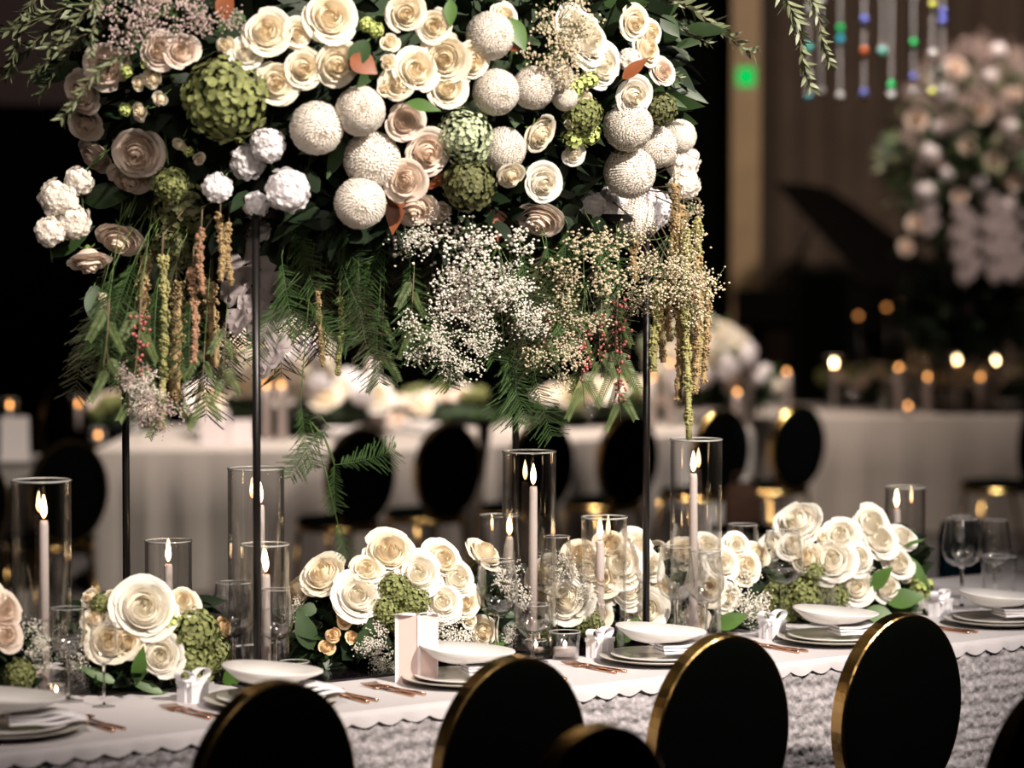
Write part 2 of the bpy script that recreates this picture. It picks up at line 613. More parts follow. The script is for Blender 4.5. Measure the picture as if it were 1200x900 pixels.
def skirt(name, mat_, parent, u0, u1, v, sign, z0, z1, nu, nz, fold=0.012):
    su = np.linspace(u0, u1, nu)
    sz = np.linspace(0, z1 - z0, nz)
    SU, SZ = np.meshgrid(su, sz, indexing='ij')
    H = rosette_height(SU, SZ)
    Hn = (SZ / (z1 - z0))
    fo = fold * Hn * (np.sin(SU * 11) + 0.5 * np.sin(SU * 27 + 1))
    Y = v - sign * (H + fo + 0.006 * np.clip(SZ / 0.04, 0, 1) + 0.015 * Hn)
    Z = z1 - SZ
    verts = np.stack([SU, Y, Z], -1).reshape(-1, 3)
    idx = np.arange(nu * nz).reshape(nu, nz)
    a, b, c_, d_ = idx[:-1, :-1].ravel(), idx[1:, :-1].ravel(), idx[1:, 1:].ravel(), idx[:-1, 1:].ravel()
    f = np.stack([a, b, c_, d_] if sign > 0 else [d_, c_, b, a], -1)
    me = bpy.data.meshes.new(name)
    me.from_pydata(verts.tolist(), [], f.tolist())
    me.polygons.foreach_set('use_smooth', [True] * len(me.polygons))
    me.materials.append(mat_)
    return link(name, me, parent)


cl = thing('tablecloth', 'white rosette lace tablecloth hanging down the near side of the long table', 'tablecloth', T(0, 0, 0), (0, 0, A))
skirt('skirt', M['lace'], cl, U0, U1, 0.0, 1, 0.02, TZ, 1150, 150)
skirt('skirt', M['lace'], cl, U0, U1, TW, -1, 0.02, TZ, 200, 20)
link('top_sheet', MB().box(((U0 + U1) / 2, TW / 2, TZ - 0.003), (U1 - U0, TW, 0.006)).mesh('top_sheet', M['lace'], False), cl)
ov = thing('overlay_cloth', 'smooth white overlay cloth with a scalloped border lying on the long table', 'tablecloth', T(0, 0, 0), (0, 0, A))
link('top_sheet', MB().box(((U0 + U1) / 2, TW / 2, TZ + 0.0025), (U1 - U0, TW + 0.01, 0.003)).mesh('top_sheet', M['cloth'], False), ov)
mb = MB()
vv, ff = [], []
n = 900
for i in range(n + 1):
    u = U0 + (U1 - U0) * i / n
    ph = (u / 0.070) % 1.0
    sc_ = abs(ph - 0.5) * 2
    drop = 0.026 + 0.013 * (1 - sc_ ** 1.6)
    rip = 0.004 * math.sin(u * 38) + 0.003 * math.sin(u * 90)
    prof = [(0.0, 0.0), (-0.010, -0.003), (-0.016 + rip * .3, -drop * 0.45), (-0.018 + rip * .6, -drop)]
    for y, z in prof:
        vv.append((u, y, TZ + 0.004 + z))
for i in range(n):
    for k in range(3):
        ff.append((i * 4 + k, i * 4 + k + 1, i * 4 + 5 + k, i * 4 + 4 + k))
mb.add(vv, ff)
link('scalloped_border', mb.mesh('scalloped_border', M['cloth']), ov)
TS = TZ + 0.004   # the surface things stand on

# ------------------------------------------------------------------ chairs
def ellipse_pts(a, b, n, c=(0, 0)):
    return [(c[0] + a * math.cos(2 * math.pi * i / n), c[1] + b * math.sin(2 * math.pi * i / n)) for i in range(n)]


def build_chair():
    t = thing('dining_chair', 'x', 'chair')
    n = 64
    ha, hb, zc = 0.195, 0.245, 0.695
    tilt = Matrix.Translation((0, -0.2, 0.45)) @ Matrix.Rotation(math.radians(5), 4, 'X') @ Matrix.Translation((0, 0, -0.45))
    # gold band round the back
    mb = MB()
    vv, ff = [], []
    prof = [(0, -0.021), (0.003, -0.018), (0.003, 0.018), (0, 0.021), (-0.012, 0.021), (-0.012, -0.021)]
    for i in range(n):
        th = 2 * math.pi * i / n
        for r, y in prof:
            vv.append(((ha + r) * math.cos(th), y, zc + (hb + r) * math.sin(th)))
    for i in range(n):
        for k in range(6):
            k2 = (k + 1) % 6
            i2 = (i + 1) % n
            ff.append((i * 6 + k, i2 * 6 + k, i2 * 6 + k2, i * 6 + k2))
    mb.add(vv, ff, tilt)
    link('back_frame', mb.mesh('back_frame', M['gold'], False), t)
    # padded oval, bulging both ways
    for sgn in (-1, 1):
        mb = MB()
        vv, ff = [(0, sgn * 0.042, zc)], []
        rings = [0.3, 0.6, 0.82, 0.94, 0.985, 0.985]
        ys = [0.041, 0.038, 0.033, 0.026, 0.018, 0.0]
        for r, y in zip(rings, ys):
            for i in range(n):
                th = 2 * math.pi * i / n
                vv.append((ha * r * math.cos(th), sgn * y, zc + hb * r * math.sin(th)))
        for i in range(n):
            ff.append((0, 1 + i, 1 + (i + 1) % n))
        for j in range(5):
            for i in range(n):
                i2 = (i + 1) % n
                ff.append((1 + j * n + i, 1 + (j + 1) * n + i, 1 + (j + 1) * n + i2, 1 + j * n + i2))
        mb.add(vv, ff, tilt)
        link('backrest', mb.mesh('backrest', M['fabric_black']), t)
    # round seat
    link('seat', MB().lathe([(0, 0.485), (0.12, 0.484), (0.19, 0.476), (0.208, 0.46), (0.21, 0.44), (0, 0.44)], 40).mesh('seat', M['fabric_black']), t)
    link('seat_frame', MB().lathe([(0.19, 0.44), (0.215, 0.44), (0.215, 0.41), (0.19, 0.41)], 40, None, True).mesh('seat_frame', M['gold']), t)
    for sx in (-1, 1):
        link('leg', MB().tube([(sx * 0.15, 0.14, 0.42), (sx * 0.165, 0.17, 0)], lambda q: 0.014 - 0.004 * q, 10).mesh('leg', M['gold']), t)
        link('leg', MB().tube([(sx * 0.14, -0.14, 0.42), (sx * 0.165, -0.24, 0)], lambda q: 0.014 - 0.004 * q, 10).mesh('leg', M['gold']), t)
        link('back_post', MB().tube([(sx * 0.09, -0.17, 0.42), (sx * 0.10, -0.195, 0.50)], 0.012, 10).mesh('back_post', M['gold']), t)
    return t


TOPZ = 0.943
chair0 = build_chair()
first_chair = [True]


def place_chair(px, py, yaw, label, group=None, lift=0.0):
    p = onz(px, py, TOPZ + lift)
    off = Matrix.Rotation(yaw, 4, 'Z') @ Vector((0, -0.245, 0))
    loc = (p.x - off.x, p.y - off.y, lift)
    if first_chair[0]:
        first_chair[0] = False
        chair0.location = loc
        chair0.rotation_euler = (0, 0, yaw)
        props(chair0, label, None, group)
        return chair0
    return copy_thing(chair0, loc, (0, 0, yaw), label, group)


G1 = 'black oval-backed chairs along the near table'
place_chair(325, 797, A + 0.05, 'black oval-backed gold-rimmed chair below the favour box and votive, leftmost of the front row', G1)
place_chair(605, 768, A + 0.02, 'black oval-backed chair with gold rim in front of the blush standing card and plate', G1)
place_chair(850, 742, A, 'black oval-backed chair with gold rim, third of the row, before the wine glasses', G1)
place_chair(1060, 718, A, 'tall-standing black oval-backed chair, gold rim, in front of the right white rose arrangement', G1)
place_chair(703, 848, A + 0.1, 'black oval-backed chair of which only the top shows, low between two front-row chairs')
place_chair(1238, 800, A + 0.1, 'black chair back cut off by the lower right corner of the picture')

G2 = 'black oval-backed chairs at the far tables'
far_ch = [(82, 515, 'far black oval chair beside the tall candle vase on the far left'),
          (424, 501, 'blurred far black oval chair behind the hanging fern strand'),
          (527, 495, 'blurred far black oval chair left of the rear stand rod'),
          (637, 491, 'blurred far black chair directly above a tall candle vase'),
          (738, 486, 'blurred far black oval chair behind the right front stand rod'),
          (847, 479, 'blurred far black oval chair behind the tallest right candle vase'),
          (937, 474, 'blurred far black oval chair, rightmost with its whole back showing')]
for x, y, l in far_ch:
    place_chair(x, y, A - 0.05, l, G2)
place_chair(68, 452, A + 0.5, 'far black chair with a gold arc, upper left behind the nearer oval chair', G2)
place_chair(1215, 470, math.radians(100), 'black chair cut by the right edge, side on, its gold seat rim showing', G2)
place_chair(-38, 528, A, 'black oval chair back cut off by the left edge of the picture', G2)

# ------------------------------------------------------------------ tall stand
RP = [onz(302, 806, TS), onz(757, 761, TS)]
uA, vA = uv_of(RP[0])
uB, vB = uv_of(RP[1])
vF = (vA + vB) / 2
# rear rods: shifted along v so that they show at x = 149 and 604
vRr = vF + 0.60
HT = 1.90
def u_at(px, v):
    lo, hi = -3.0, 4.0
    for _ in range(50):
        m_ = (lo + hi) / 2
        if topx(T(m_, v))[0] < px:
            lo = m_
        else:
            hi = m_
    return lo


uA, uB = u_at(302, vF), u_at(757, vF)
uC, vC = (uA + uB) / 2, (vF + vRr) / 2
st = thing('flower_stand', 'tall thin black metal stand with four rods holding the large flower arrangement', 'flower stand', T(uC, vC, TS), (0, 0, A))
hu, hv = (uB - uA) / 2, (vRr - vF) / 2
link('base_plate', MB().box((0, 0, 0.003), (2 * hu + 0.05, 2 * hv + 0.03, 0.006)).mesh('base_plate', M['black_mirror'], False), st)
for (u_, v_) in ((uA, vF), (uB, vF), (u_at(149, vRr), vRr), (u_at(604, vRr), vRr)):
    link('rod', MB().tube([(u_ - uC, v_ - vC, 0.006), (u_ - uC, v_ - vC, HT - TS)], 0.0095, 10).mesh('rod', M['black_metal']), st)
mb = MB()
for sy in (-1, 1):
    mb.box((0, sy * hv, HT - TS), (2 * hu + 0.02, 0.018, 0.018))
for sx in (-1, 1):
    mb.box((sx * hu, 0, HT - TS), (0.018, 2 * hv + 0.02, 0.018))
for k in range(-3, 4):
    mb.box((k * hu / 4, 0, HT - TS), (0.008, 2 * hv, 0.008))
link('top_frame', mb.mesh('top_frame', M['black_metal'], False), st)

# ------------------------------------------------------------------ flower meshes (unit radius, facing +Z)
def rose_mb(seed, n=30, openness=1.0):
    r_ = random.Random(seed)
    mb = MB()
    R0 = 0.80 * openness
    mb.lathe([(0.001, -0.5), (R0 * .45, -0.42), (R0 * .72, -0.15), (R0 * .70, 0.06), (R0 * .45, 0.17), (R0 * .2, 0.24), (0.001, 0.26)], 20)
    NU, NV = 6, 6
    for i in range(n):
        t = i / (n - 1)
        ph = i * 2.39996 + r_.uniform(-.15, .15)
        rm = 0.10 + 0.72 * t ** 0.85 * openness
        top = 0.54 - 0.34 * t ** 1.5 + r_.uniform(-.06, .06)
        wid = 1.5 - 0.50 * t
        curl = 0.42 * max(0, t - 0.25)
        lean = r_.uniform(-.04, .13) * (0.4 + t)
        vv, ff = [], []
        for a in range(NU + 1):
            u = -1 + 2 * a / NU
            for b in range(NV + 1):
                v = b / NV
                ve = v * (1 - 0.10 * u * u)
                ww = wid * (0.35 + 0.65 * math.sin(math.pi * min(1, 0.12 + 0.62 * v)))
                rr = rm * (math.sin(min(1.0, ve * 1.25) * math.pi / 2)) ** 0.75
                rr *= 1 - 0.42 * (1 - t) * ve ** 2
                c = max(0, ve - 0.62)
                rr += curl * (c ** 1.4) * 2.6 + 0.035 * u + lean * ve
                z = -0.52 + (top + 0.52) * (ve ** 0.85) - curl * c * c * 5.0
                z += (0.018 + 0.03 * t) * math.sin(u * 4.5 + ph * 3) * v * v
                th = ph + u * ww
                vv.append((rr * math.cos(th), rr * math.sin(th), z))
        for a in range(NU):
            for b in range(NV):
                q = a * (NV + 1) + b
                ff.append((q, q + NV + 1, q + NV + 2, q + 1))
        mb.add(vv, ff)
    return mb


def rose_calyx():
    mb = MB()
    mb.lathe([(0.03, -0.72), (0.10, -0.68), (0.15, -0.58), (0.18, -0.50), (0.05, -0.46)], 10)
    for k in range(5):
        a = k * 2 * math.pi / 5
        d = Vector((math.cos(a), math.sin(a), 0.15))
        mb.leaf(d * 0.1 + Vector((0, 0, -0.54)), d, (0, 0, 1), 0.55, 0.16, 0.25, 4)
    return mb


def mum_mb(seed, n=900, span=3.05):
    r_ = random.Random(seed)
    mb = MB()
    for i in range(n):
        tt = (i + 0.5) / n
        cth = 1 - tt * (1 - math.cos(span))
        th = math.acos(max(-1, min(1, cth)))
        ph = i * 2.39996
        nrm = Vector((math.sin(th) * math.cos(ph), math.sin(th) * math.sin(ph), math.cos(th)))
        tan_ = Vector((-math.cos(th) * math.cos(ph), -math.cos(th) * math.sin(ph), math.sin(th)))  # towards the top
        sd = nrm.cross(tan_)
        L = 0.24 * r_.uniform(.7, 1.25) * (0.35 + 0.65 * min(1, th / 0.9))
        W = 0.055 * r_.uniform(.8, 1.2)
        base = nrm * (0.70 + r_.uniform(0, .05))
        if th < .25:
            tan_ = (tan_ + nrm * 1.2).normalized()
        vv, ff = [], []
        for j, (o_, l_, w_) in enumerate([(0.0, 0.0, .5), (.22, .10, .95), (.29, .45, 1.0), (.25, .80, .55)]):
            c = base + nrm * o_ + tan_ * (l_ * L - 0.08)
            vv += [c - sd * W * w_ + nrm * 0.03 * w_, c, c + sd * W * w_ + nrm * 0.03 * w_]
        for j in range(3):
            b = j * 3
            ff += [(b, b + 1, b + 4, b + 3), (b + 1, b + 2, b + 5, b + 4)]
        mb.add(vv, ff)
    return mb


def sphere_prof(r, z0=-1, n=8):
    return [(r * math.sin(math.pi * i / n) + 1e-4, -r * math.cos(math.pi * i / n)) for i in range(n + 1)]


def floret(mb, c, nrm, r, k, seedr, cup=0.25, wave=0.0):
    nrm = Vector(nrm).normalized()
    a = nrm.orthogonal().normalized()
    b = nrm.cross(a)
    off = seedr.uniform(0, 6.28)
    for i in range(k):
        t0 = off + 2 * math.pi * i / k
        d = a * math.cos(t0) + b * math.sin(t0)
        s_ = nrm.cross(d)
        w_ = r * math.pi / k * 1.05
        zc = seedr.uniform(-.12, .12) * r
        pts = [c, c + d * r * .5 - s_ * w_ * .9 + nrm * (cup * r * .4 + zc), c + d * r - s_ * w_ * .55 + nrm * (cup * r + wave * r * seedr.uniform(-1, 1)),
               c + d * r * 1.08 + nrm * (cup * r * .7 + wave * r * seedr.uniform(-1, 1)), c + d * r + s_ * w_ * .55 + nrm * (cup * r + wave * r * seedr.uniform(-1, 1)),
               c + d * r * .5 + s_ * w_ * .9 + nrm * (cup * r * .4 - zc), c + d * r * .55 + nrm * cup * r * .15]
        mb.add(pts, [(0, 1, 6), (1, 2, 3, 6), (6, 3, 4, 5), (0, 6, 5)])


def hydrangea_mb(seed, n=360, r=0.098, span=2.3):
    r_ = random.Random(seed)
    mb = MB()
    for i in range(n):
        tt = (i + 0.5) / n
        th = math.acos(1 - tt * (1 - math.cos(span)))
        ph = i * 2.39996
        nrm = Vector((math.sin(th) * math.cos(ph), math.sin(th) * math.sin(ph), math.cos(th)))
        c = nrm * r_.uniform(.74, 1.04)
        nn = nrm + Vector((r_.uniform(-.4, .4), r_.uniform(-.4, .4), r_.uniform(-.4, .4)))
        floret(mb, c, nn, r * r_.uniform(.8, 1.15), 4, r_, 0.2)
    return mb


def ruffle_mb(seed, n=120, r=0.20):
    r_ = random.Random(seed)
    mb = MB()
    for i in range(n):
        tt = (i + 0.5) / n
        th = math.acos(1 - tt * (1 - math.cos(2.3)))
        ph = i * 2.39996
        nrm = Vector((math.sin(th) * math.cos(ph), math.sin(th) * math.sin(ph), math.cos(th)))
        c = nrm * r_.uniform(.66, .86)
        nn = nrm + Vector((r_.uniform(-.5, .5), r_.uniform(-.5, .5), r_.uniform(-.2, .3)))
        floret(mb, c, nn, r * r_.uniform(.8, 1.1), 5, r_, 0.15, 0.0)
        floret(mb, c + nrm * .05, nn, r * .5, 5, r_, 0.4, 0.0)
    return mb


def gyp_mb(seed, n=420, spread=0.75):
    """airy spray: stems separate. tips in a rounded head of radius 1 (unit)"""
    r_ = random.Random(seed)
    fl, stm = MB(), MB()
    heads = []
    for i in range(16):
        d = Vector((r_.gauss(0, spread), r_.gauss(0, spread), r_.uniform(0.35, 1.0)))
        p = d.normalized() * r_.uniform(.5, .95)
        heads.append(p)
        stm.tube([(0, 0, -0.35), p * 0.35 + Vector((0, 0, -.05)), p * 0.9], 0.008, 3, cap=False)
    for i in range(n):
        hd = heads[i % len(heads)]
        p = hd + Vector((r_.gauss(0, .15), r_.gauss(0, .15), r_.gauss(0, .13)))
        fl.octa(p, r_.uniform(.024, .046), 0.8)
        if i % 5 == 0:
            stm.tube([hd * 0.85, p], 0.005, 3, cap=False)
    return fl, stm


def fern_mb(seed, pairs=24, needles=9):
    """flat feathery frond from the origin along +Z, length 1, in the XZ plane"""
    r_ = random.Random(seed)
    mb = MB()
    ax = lambda t: Vector((0.10 * math.sin(t * 2.0), -0.10 * t * t, t))
    mb.tube([ax(i / 10) for i in range(11)], lambda q: 0.007 * (1 - .7 * q), 4, cap=False)
    for i in range(pairs):
        t = 0.10 + 0.9 * i / pairs
        L0 = 0.36 * math.sin(math.pi * (0.12 + 0.85 * (1 - t) ** 0.8))
        for s_ in (-1, 1):
            L = L0 * r_.uniform(.5, 1.15)
            b = ax(t)
            d = Vector((s_ * 0.82, r_.uniform(-.5, .5), 0.55 + r_.uniform(-.25, .35))).normalized()
            mb.tube([b, b + d * L], 0.003, 3, cap=False)
            for k in range(needles):
                q = (k + 0.5) / needles
                for s2 in (-1, 1):
                    dd = (d + Vector((0, 0, 1)) * 0.5 * s2 + Vector((0, r_.uniform(-.5, .5), 0)) + Vector((s_ * .2, 0, .2))).normalized()
                    l2 = 0.075 * (1 - .5 * q) * r_.uniform(.7, 1.2)
                    p = b + d * L * q
                    w_ = Vector((0.0065, 0.004, 0))
                    mb.add([p - w_, p + w_, p + dd * l2], [(0, 1, 2)])
    return mb


def pinnate_mb(seed, n=17, L=0.24, W=0.026):
    """drooping branch, narrow leaflets in V pairs; along +Z length 1"""
    r_ = random.Random(seed)
    lv, tw = MB(), MB()
    tw.tube([(0, 0, 0), (0.03, 0, .5), (0, 0.02, 1)], lambda q: 0.010 * (1 - .7 * q), 4)
    for k in range(6):
        a = k * 2.4
        t0 = 0.08 + 0.13 * k
        d = Vector((math.cos(a) * .55, math.sin(a) * .55, 1)).normalized()
        Lb = 0.42
        b = Vector((0.02, 0, t0))
        tw.tube([b, b + d * Lb], 0.004, 3, cap=False)
        sd = d.cross(Vector((math.sin(a), -math.cos(a), 0.2))).normalized()
        for i in range(n):
            q = 0.1 + 0.9 * i / n
            for s_ in (-1, 1):
                dd = (d * 0.9 + sd * s_).normalized()
                lv.leaf(b + d * Lb * q, dd, d.cross(sd) + Vector((r_.uniform(-.2, .2),) * 3), L * .42 * (1 - .4 * q), W * .6, 0.1, 3)
    return lv, tw


def olive_mb(seed, n=26, L=0.17, W=0.034):
    r_ = random.Random(seed)
    lv, tw = MB(), MB()
    ax = lambda t: Vector((0.10 * math.sin(t * 3.1), 0.05 * math.sin(t * 5), t))
    tw.tube([ax(i / 10) for i in range(11)], lambda q: 0.011 * (1 - .75 * q), 5)
    for i in range(n):
        t = 0.08 + 0.92 * i / n
        a = i * 1.9
        for s_ in (0, math.pi):
            d = Vector((math.cos(a + s_) * .75, math.sin(a + s_) * .75, 0.85 + r_.uniform(-.2, .3))).normalized()
            lv.leaf(ax(t), d, Vector((r_.uniform(-1, 1), r_.uniform(-1, 1), .6)), L * r_.uniform(.7, 1.15) * (1 - .3 * t), W, r_.uniform(0, .3), 4)
    return lv, tw


def orchid_mb(seed):
    r_ = random.Random(seed)
    mb, stm = MB(), MB()
    ax = lambda t: Vector((0.05 * math.sin(t * 4), -0.06 * t, t))
    stm.tube([ax(i / 8) for i in range(9)], 0.008, 5)
    for i in range(7):
        t = 0.12 + 0.13 * i
        c = ax(t) + Vector(((-1) ** i * 0.07, -0.05, 0))
        nrm = Vector(((-1) ** i * 0.25, -1, 0.1)).normalized()
        a = nrm.orthogonal().normalized()
        for (ang, L, W) in ((90, .13, .16), (210, .13, .13), (330, .13, .13), (20, .12, .17), (160, .12, .17)):
            q = Quaternion(nrm, math.radians(ang))
            mb.leaf(c, q @ a, nrm, L * 1.15, W * 1.1, 0.15, 5, 0.1)
        mb.leaf(c, Vector((0, -.6, .8)), nrm, 0.07, 0.05, 0.3, 3)
    return mb, stm


# mesh library ------------------------------------------------------
ME = {}
for k, mname in (('rose', 'rose'), ('rose_white', 'rose_white'), ('rose_blush', 'rose_blush')):
    ME[k] = [rose_mb(s_, 30, 1.0 + 0.08 * (s_ % 3)).mesh(k, M[mname]) for s_ in range(5)]
ME['rosebud'] = [rose_mb(20 + s_, 12, 0.75).mesh('rosebud', M['rose']) for s_ in range(3)]
ME['rosebud_peach'] = [rose_mb(30, 12, 0.8).mesh('rosebud', mat('peach_petal', (0.84, 0.62, 0.36), 0.55, trans=0.2))]
ME['calyx'] = rose_calyx().mesh('calyx', M['calyx'])
ME['stem'] = MB().tube([(0, 0, -0.6), (0, 0, -1.6)], 0.05, 6).mesh('stem', M['stem'])
ME['mum'] = [mum_mb(s_).mesh('chrysanthemum', M['mum']) for s_ in range(3)]
ME['mum_core'] = MB().lathe(sphere_prof(0.78, n=14), 24).mesh('flower_heart', M['mum'])
ME['stock'] = [ruffle_mb(s_).mesh('stock', M['stock'], False) for s_ in range(3)]
ME['stock_dull'] = [ruffle_mb(9).mesh('stock', M['mum'])]
ME['hydrangea'] = [hydrangea_mb(s_).mesh('hydrangea', M['hyd']) for s_ in range(2)]
ME['hydrangea_dark'] = [hydrangea_mb(5).mesh('hydrangea', M['hyd_dark'])]
ME['hydrangea_pale'] = [hydrangea_mb(7, 420, .085).mesh('hydrangea', M['hyd_pale'])]
ME['lime'] = [hydrangea_mb(8, 34, .26).mesh('lime_blossom', M['lime'])]
ME['heart_green'] = MB().lathe(sphere_prof(0.72, n=10), 18).mesh('flower_heart', M['leaf_dark'])
ME['heart_white'] = MB().lathe(sphere_prof(0.60, n=10), 18).mesh('flower_heart', M['stock'])
for k, mm in (('gyp', 'gyp'), ('gyp_dull', 'gyp_dull'), ('gyp_pink', 'gyp_pink')):
    ME[k] = []
    for s_ in range(3):
        a_, b_ = gyp_mb(s_ + 40)
        ME[k].append((a_.mesh('blossoms', M[mm], False), b_.mesh('stems', M['stem'], False)))
ME['fern'] = [fern_mb(s_).mesh('fern', M['fern'], False) for s_ in range(3)]
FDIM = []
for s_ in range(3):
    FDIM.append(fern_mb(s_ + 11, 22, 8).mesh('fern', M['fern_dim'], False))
ME['pinnate'] = []
ME['olive'] = []
ME['orchid'] = []
for s_ in range(3):
    a_, b_ = pinnate_mb(s_)
    ME['pinnate'].append((a_.mesh('leaves', M['leaf_pin']), b_.mesh('twig', M['twig'])))
    a_, b_ = olive_mb(s_)
    ME['olive'].append((a_.mesh('leaves', M['olive']), b_.mesh('twig', M['twig'])))
for s_ in range(2):
    a_, b_ = orchid_mb(s_)
    ME['orchid'].append((a_.mesh('blossoms', M['orchid']), b_.mesh('stem', M['stem'])))

REG = {}   # (arrangement, band, noun) -> [(px, object, adjective)]


def reg(arr, band, noun, o, adj):
    px, py = topx(o.matrix_world.translation if False else o.location)
    REG.setdefault((arr, band, noun), []).append((px, o, adj))


def dirquat(d, roll=None):
    q = Vector(d).normalized().to_track_quat('Z', 'Y')
    return q @ Quaternion((0, 0, 1), R_.uniform(0, 6.28) if roll is None else roll)


KINDS = {
    'rose': ('rose', 'rose', 'cream', 'rose'), 'rose_white': ('rose', 'rose', 'white', 'rose'), 'rose_blush': ('rose', 'rose', 'blush', 'rose'),
    'rosebud': ('rosebud', 'rosebud', 'small cream', 'rosebud'), 'rosebud_peach': ('rosebud', 'rosebud', 'small peach', 'rosebud'),
    'mum': ('chrysanthemum', 'chrysanthemum', 'round white', 'chrysanthemum'),
    'stock': ('stock_flower', 'ruffled blossom', 'pure white', 'flower'), 'stock_dull': ('stock_flower', 'ruffled blossom', 'ivory', 'flower'),
    'hydrangea': ('hydrangea', 'hydrangea', 'green', 'hydrangea'), 'hydrangea_dark': ('hydrangea', 'hydrangea', 'dull olive', 'hydrangea'),
    'hydrangea_pale': ('hydrangea', 'hydrangea', 'pale green', 'hydrangea'), 'lime': ('lisianthus_bud', 'bud cluster', 'lime green', 'flower'),
}


def flower(kind, p, d, r, arr, band='', stem=2.0, label=None, group=None):
    name, noun, adj, cat = KINDS[kind]
    t = thing(name, label or 'x', cat, p, dirquat(d), group, r)
    v = R_.randrange(len(ME[kind]))
    me = ME[kind][v]
    if kind.startswith('rose'):
        link('calyx', ME['calyx'], link('blossom', me, t))
    elif kind == 'mum':
        link('blossom', me, t)
        link('flower_heart', ME['mum_core'], t)
    elif kind.startswith('stock'):
        link('blossom', me, t)
        link('flower_heart', ME['heart_white'], t)
    else:
        link('blossom', me, t)
        link('flower_heart', ME['heart_green'], t)
    if stem:
        link('stem', ME['stem'], t, (0, 0, 0), None, (1, 1, stem))
    if label is None or label.startswith('auto:'):
        if label:
            arr, adj = label[5:], 'blurred ' + adj
        reg(arr, band, noun, t, adj)
    return t


def hit(px, py, C, ax, rot=0.0):
    """first point of the pixel's ray on an ellipsoid; else the ray's closest point"""
    d = ray(px, py).normalized()
    Rm = Matrix.Rotation(-rot, 3, 'Z')
    o = Rm @ (CP - Vector(C))
    e = Rm @ d
    oo = Vector((o.x / ax[0], o.y / ax[1], o.z / ax[2]))
    ee = Vector((e.x / ax[0], e.y / ax[1], e.z / ax[2]))
    a, b, c = ee.dot(ee), 2 * oo.dot(ee), oo.dot(oo) - 1
    D = b * b - 4 * a * c
    t = (-b - math.sqrt(D)) / (2 * a) if D > 0 else -b / (2 * a)
    p = CP + d * t
    q = Rm @ (p - Vector(C))
    nrm = Matrix.Rotation(rot, 3, 'Z') @ Vector((q.x / ax[0] ** 2, q.y / ax[1] ** 2, q.z / ax[2] ** 2))
    return p, nrm.normalized()


def leaf_blocked(p, dn, LL, avoid, view):
    for q in (0.1, .55, 1):
        x = p + dn * (LL * q)
        for a_, b_ in avoid:
            if (x - a_).length < b_ * 1.02:
                return True
            w_ = x - a_
            al = w_.dot(view)
            if al > 0 and (w_ - view * al).length < b_ * 0.85:
                return True
    return False


def leaf_mass(name, C, ax, rot, n, L, W, mat_, seed, zmin=None, inner=0.55, parent=None, avoid=(), outer=0.98, ztop=9.0, view=Vector((0, -1, .07))):
    view = view.normalized()
    r_ = random.Random(seed)
    mb = MB()
    for i in range(n):
        v = Vector((r_.gauss(0, 1), r_.gauss(0, 1), r_.gauss(0, 1))).normalized()
        rr = r_.uniform(inner, outer)
        p = Matrix.Rotation(rot, 3, 'Z') @ Vector((v.x * ax[0] * rr, v.y * ax[1] * rr, v.z * ax[2] * rr)) + Vector(C)
        if zmin is not None and p.z < zmin + 0.01:
            p.z = zmin + r_.uniform(0.01, 0.03)
        d = (v + Vector((r_.uniform(-1, 1), r_.uniform(-1, 1), r_.uniform(-1, 1))) * 0.8)
        if zmin is not None and p.z < zmin + 0.04:
            d.z = abs(d.z)
        LL = L * r_.uniform(.6, 1.2)
        dn = d.normalized()
        if p.z + dn.z * LL > ztop:
            continue
        if leaf_blocked(p, dn, LL, avoid, view):
            continue
        mb.leaf(p, d, Vector((r_.uniform(-1, 1), r_.uniform(-1, 1), r_.uniform(-.2, 1))), LL, W * r_.uniform(.7, 1.2), r_.uniform(0, .3), 4)
    return link(name, mb.mesh(name, mat_), parent)


def core(name, C, ax, rot, mat_, parent=None, k=0.62):
    mb = MB().lathe(sphere_prof(1.0, n=12), 24)
    mb.v = [tuple(Matrix.Rotation(rot, 3, 'Z') @ Vector((x * ax[0] * k, y * ax[1] * k, z * ax[2] * k)) + Vector(C)) for x, y, z in mb.v]
    return link(name, mb.mesh(name, mat_), parent)


# ------------------------------------------------------------------ tall arrangement
TC = T(uC, vC, 0)
TCZ = 2.33
TCEN = Vector((TC.x, TC.y, TCZ))
TAX = (0.97, 0.60, 0.50)
TROT = A


def hang_y(x, Yo):
    return TCEN.y + 0.42 * (x - 453) * 7.2 / F + Yo

foli = thing('foliage', 'dense dark green leaves packed behind the blooms of the tall arrangement', 'foliage', (0, 0, 0))
foli['kind'] = 'stuff'
core('floral_foam', TCEN, TAX, TROT, M['foam'], foli, 0.70)
CAMDIR = lambda p: (CP - Vector(p)).normalized()


def tall(kind, x, y, rp, mix=0.35, dz=0.0, push=0.0, band=None, facing=None):
    p, nrm = hit(x, y, TCEN, TAX, TROT)
    d = nrm * (1 - mix) + CAMDIR(p) * mix + Vector((R_.uniform(-.35, .35), R_.uniform(-.22, .22), R_.uniform(-.15, .4)))
    if facing:
        d = Vector(facing)
    push += (0.16 if x < 430 else 0.10) if y > 195 else 0.0
    p = p + CAMDIR(p) * push
    r = 0.98 * rp * (p - CP).length / F
    band = band or ('upper' if y < 110 else 'middle' if y < 200 else 'lower')
    return flower(kind, p, d, r, 'tall', band)


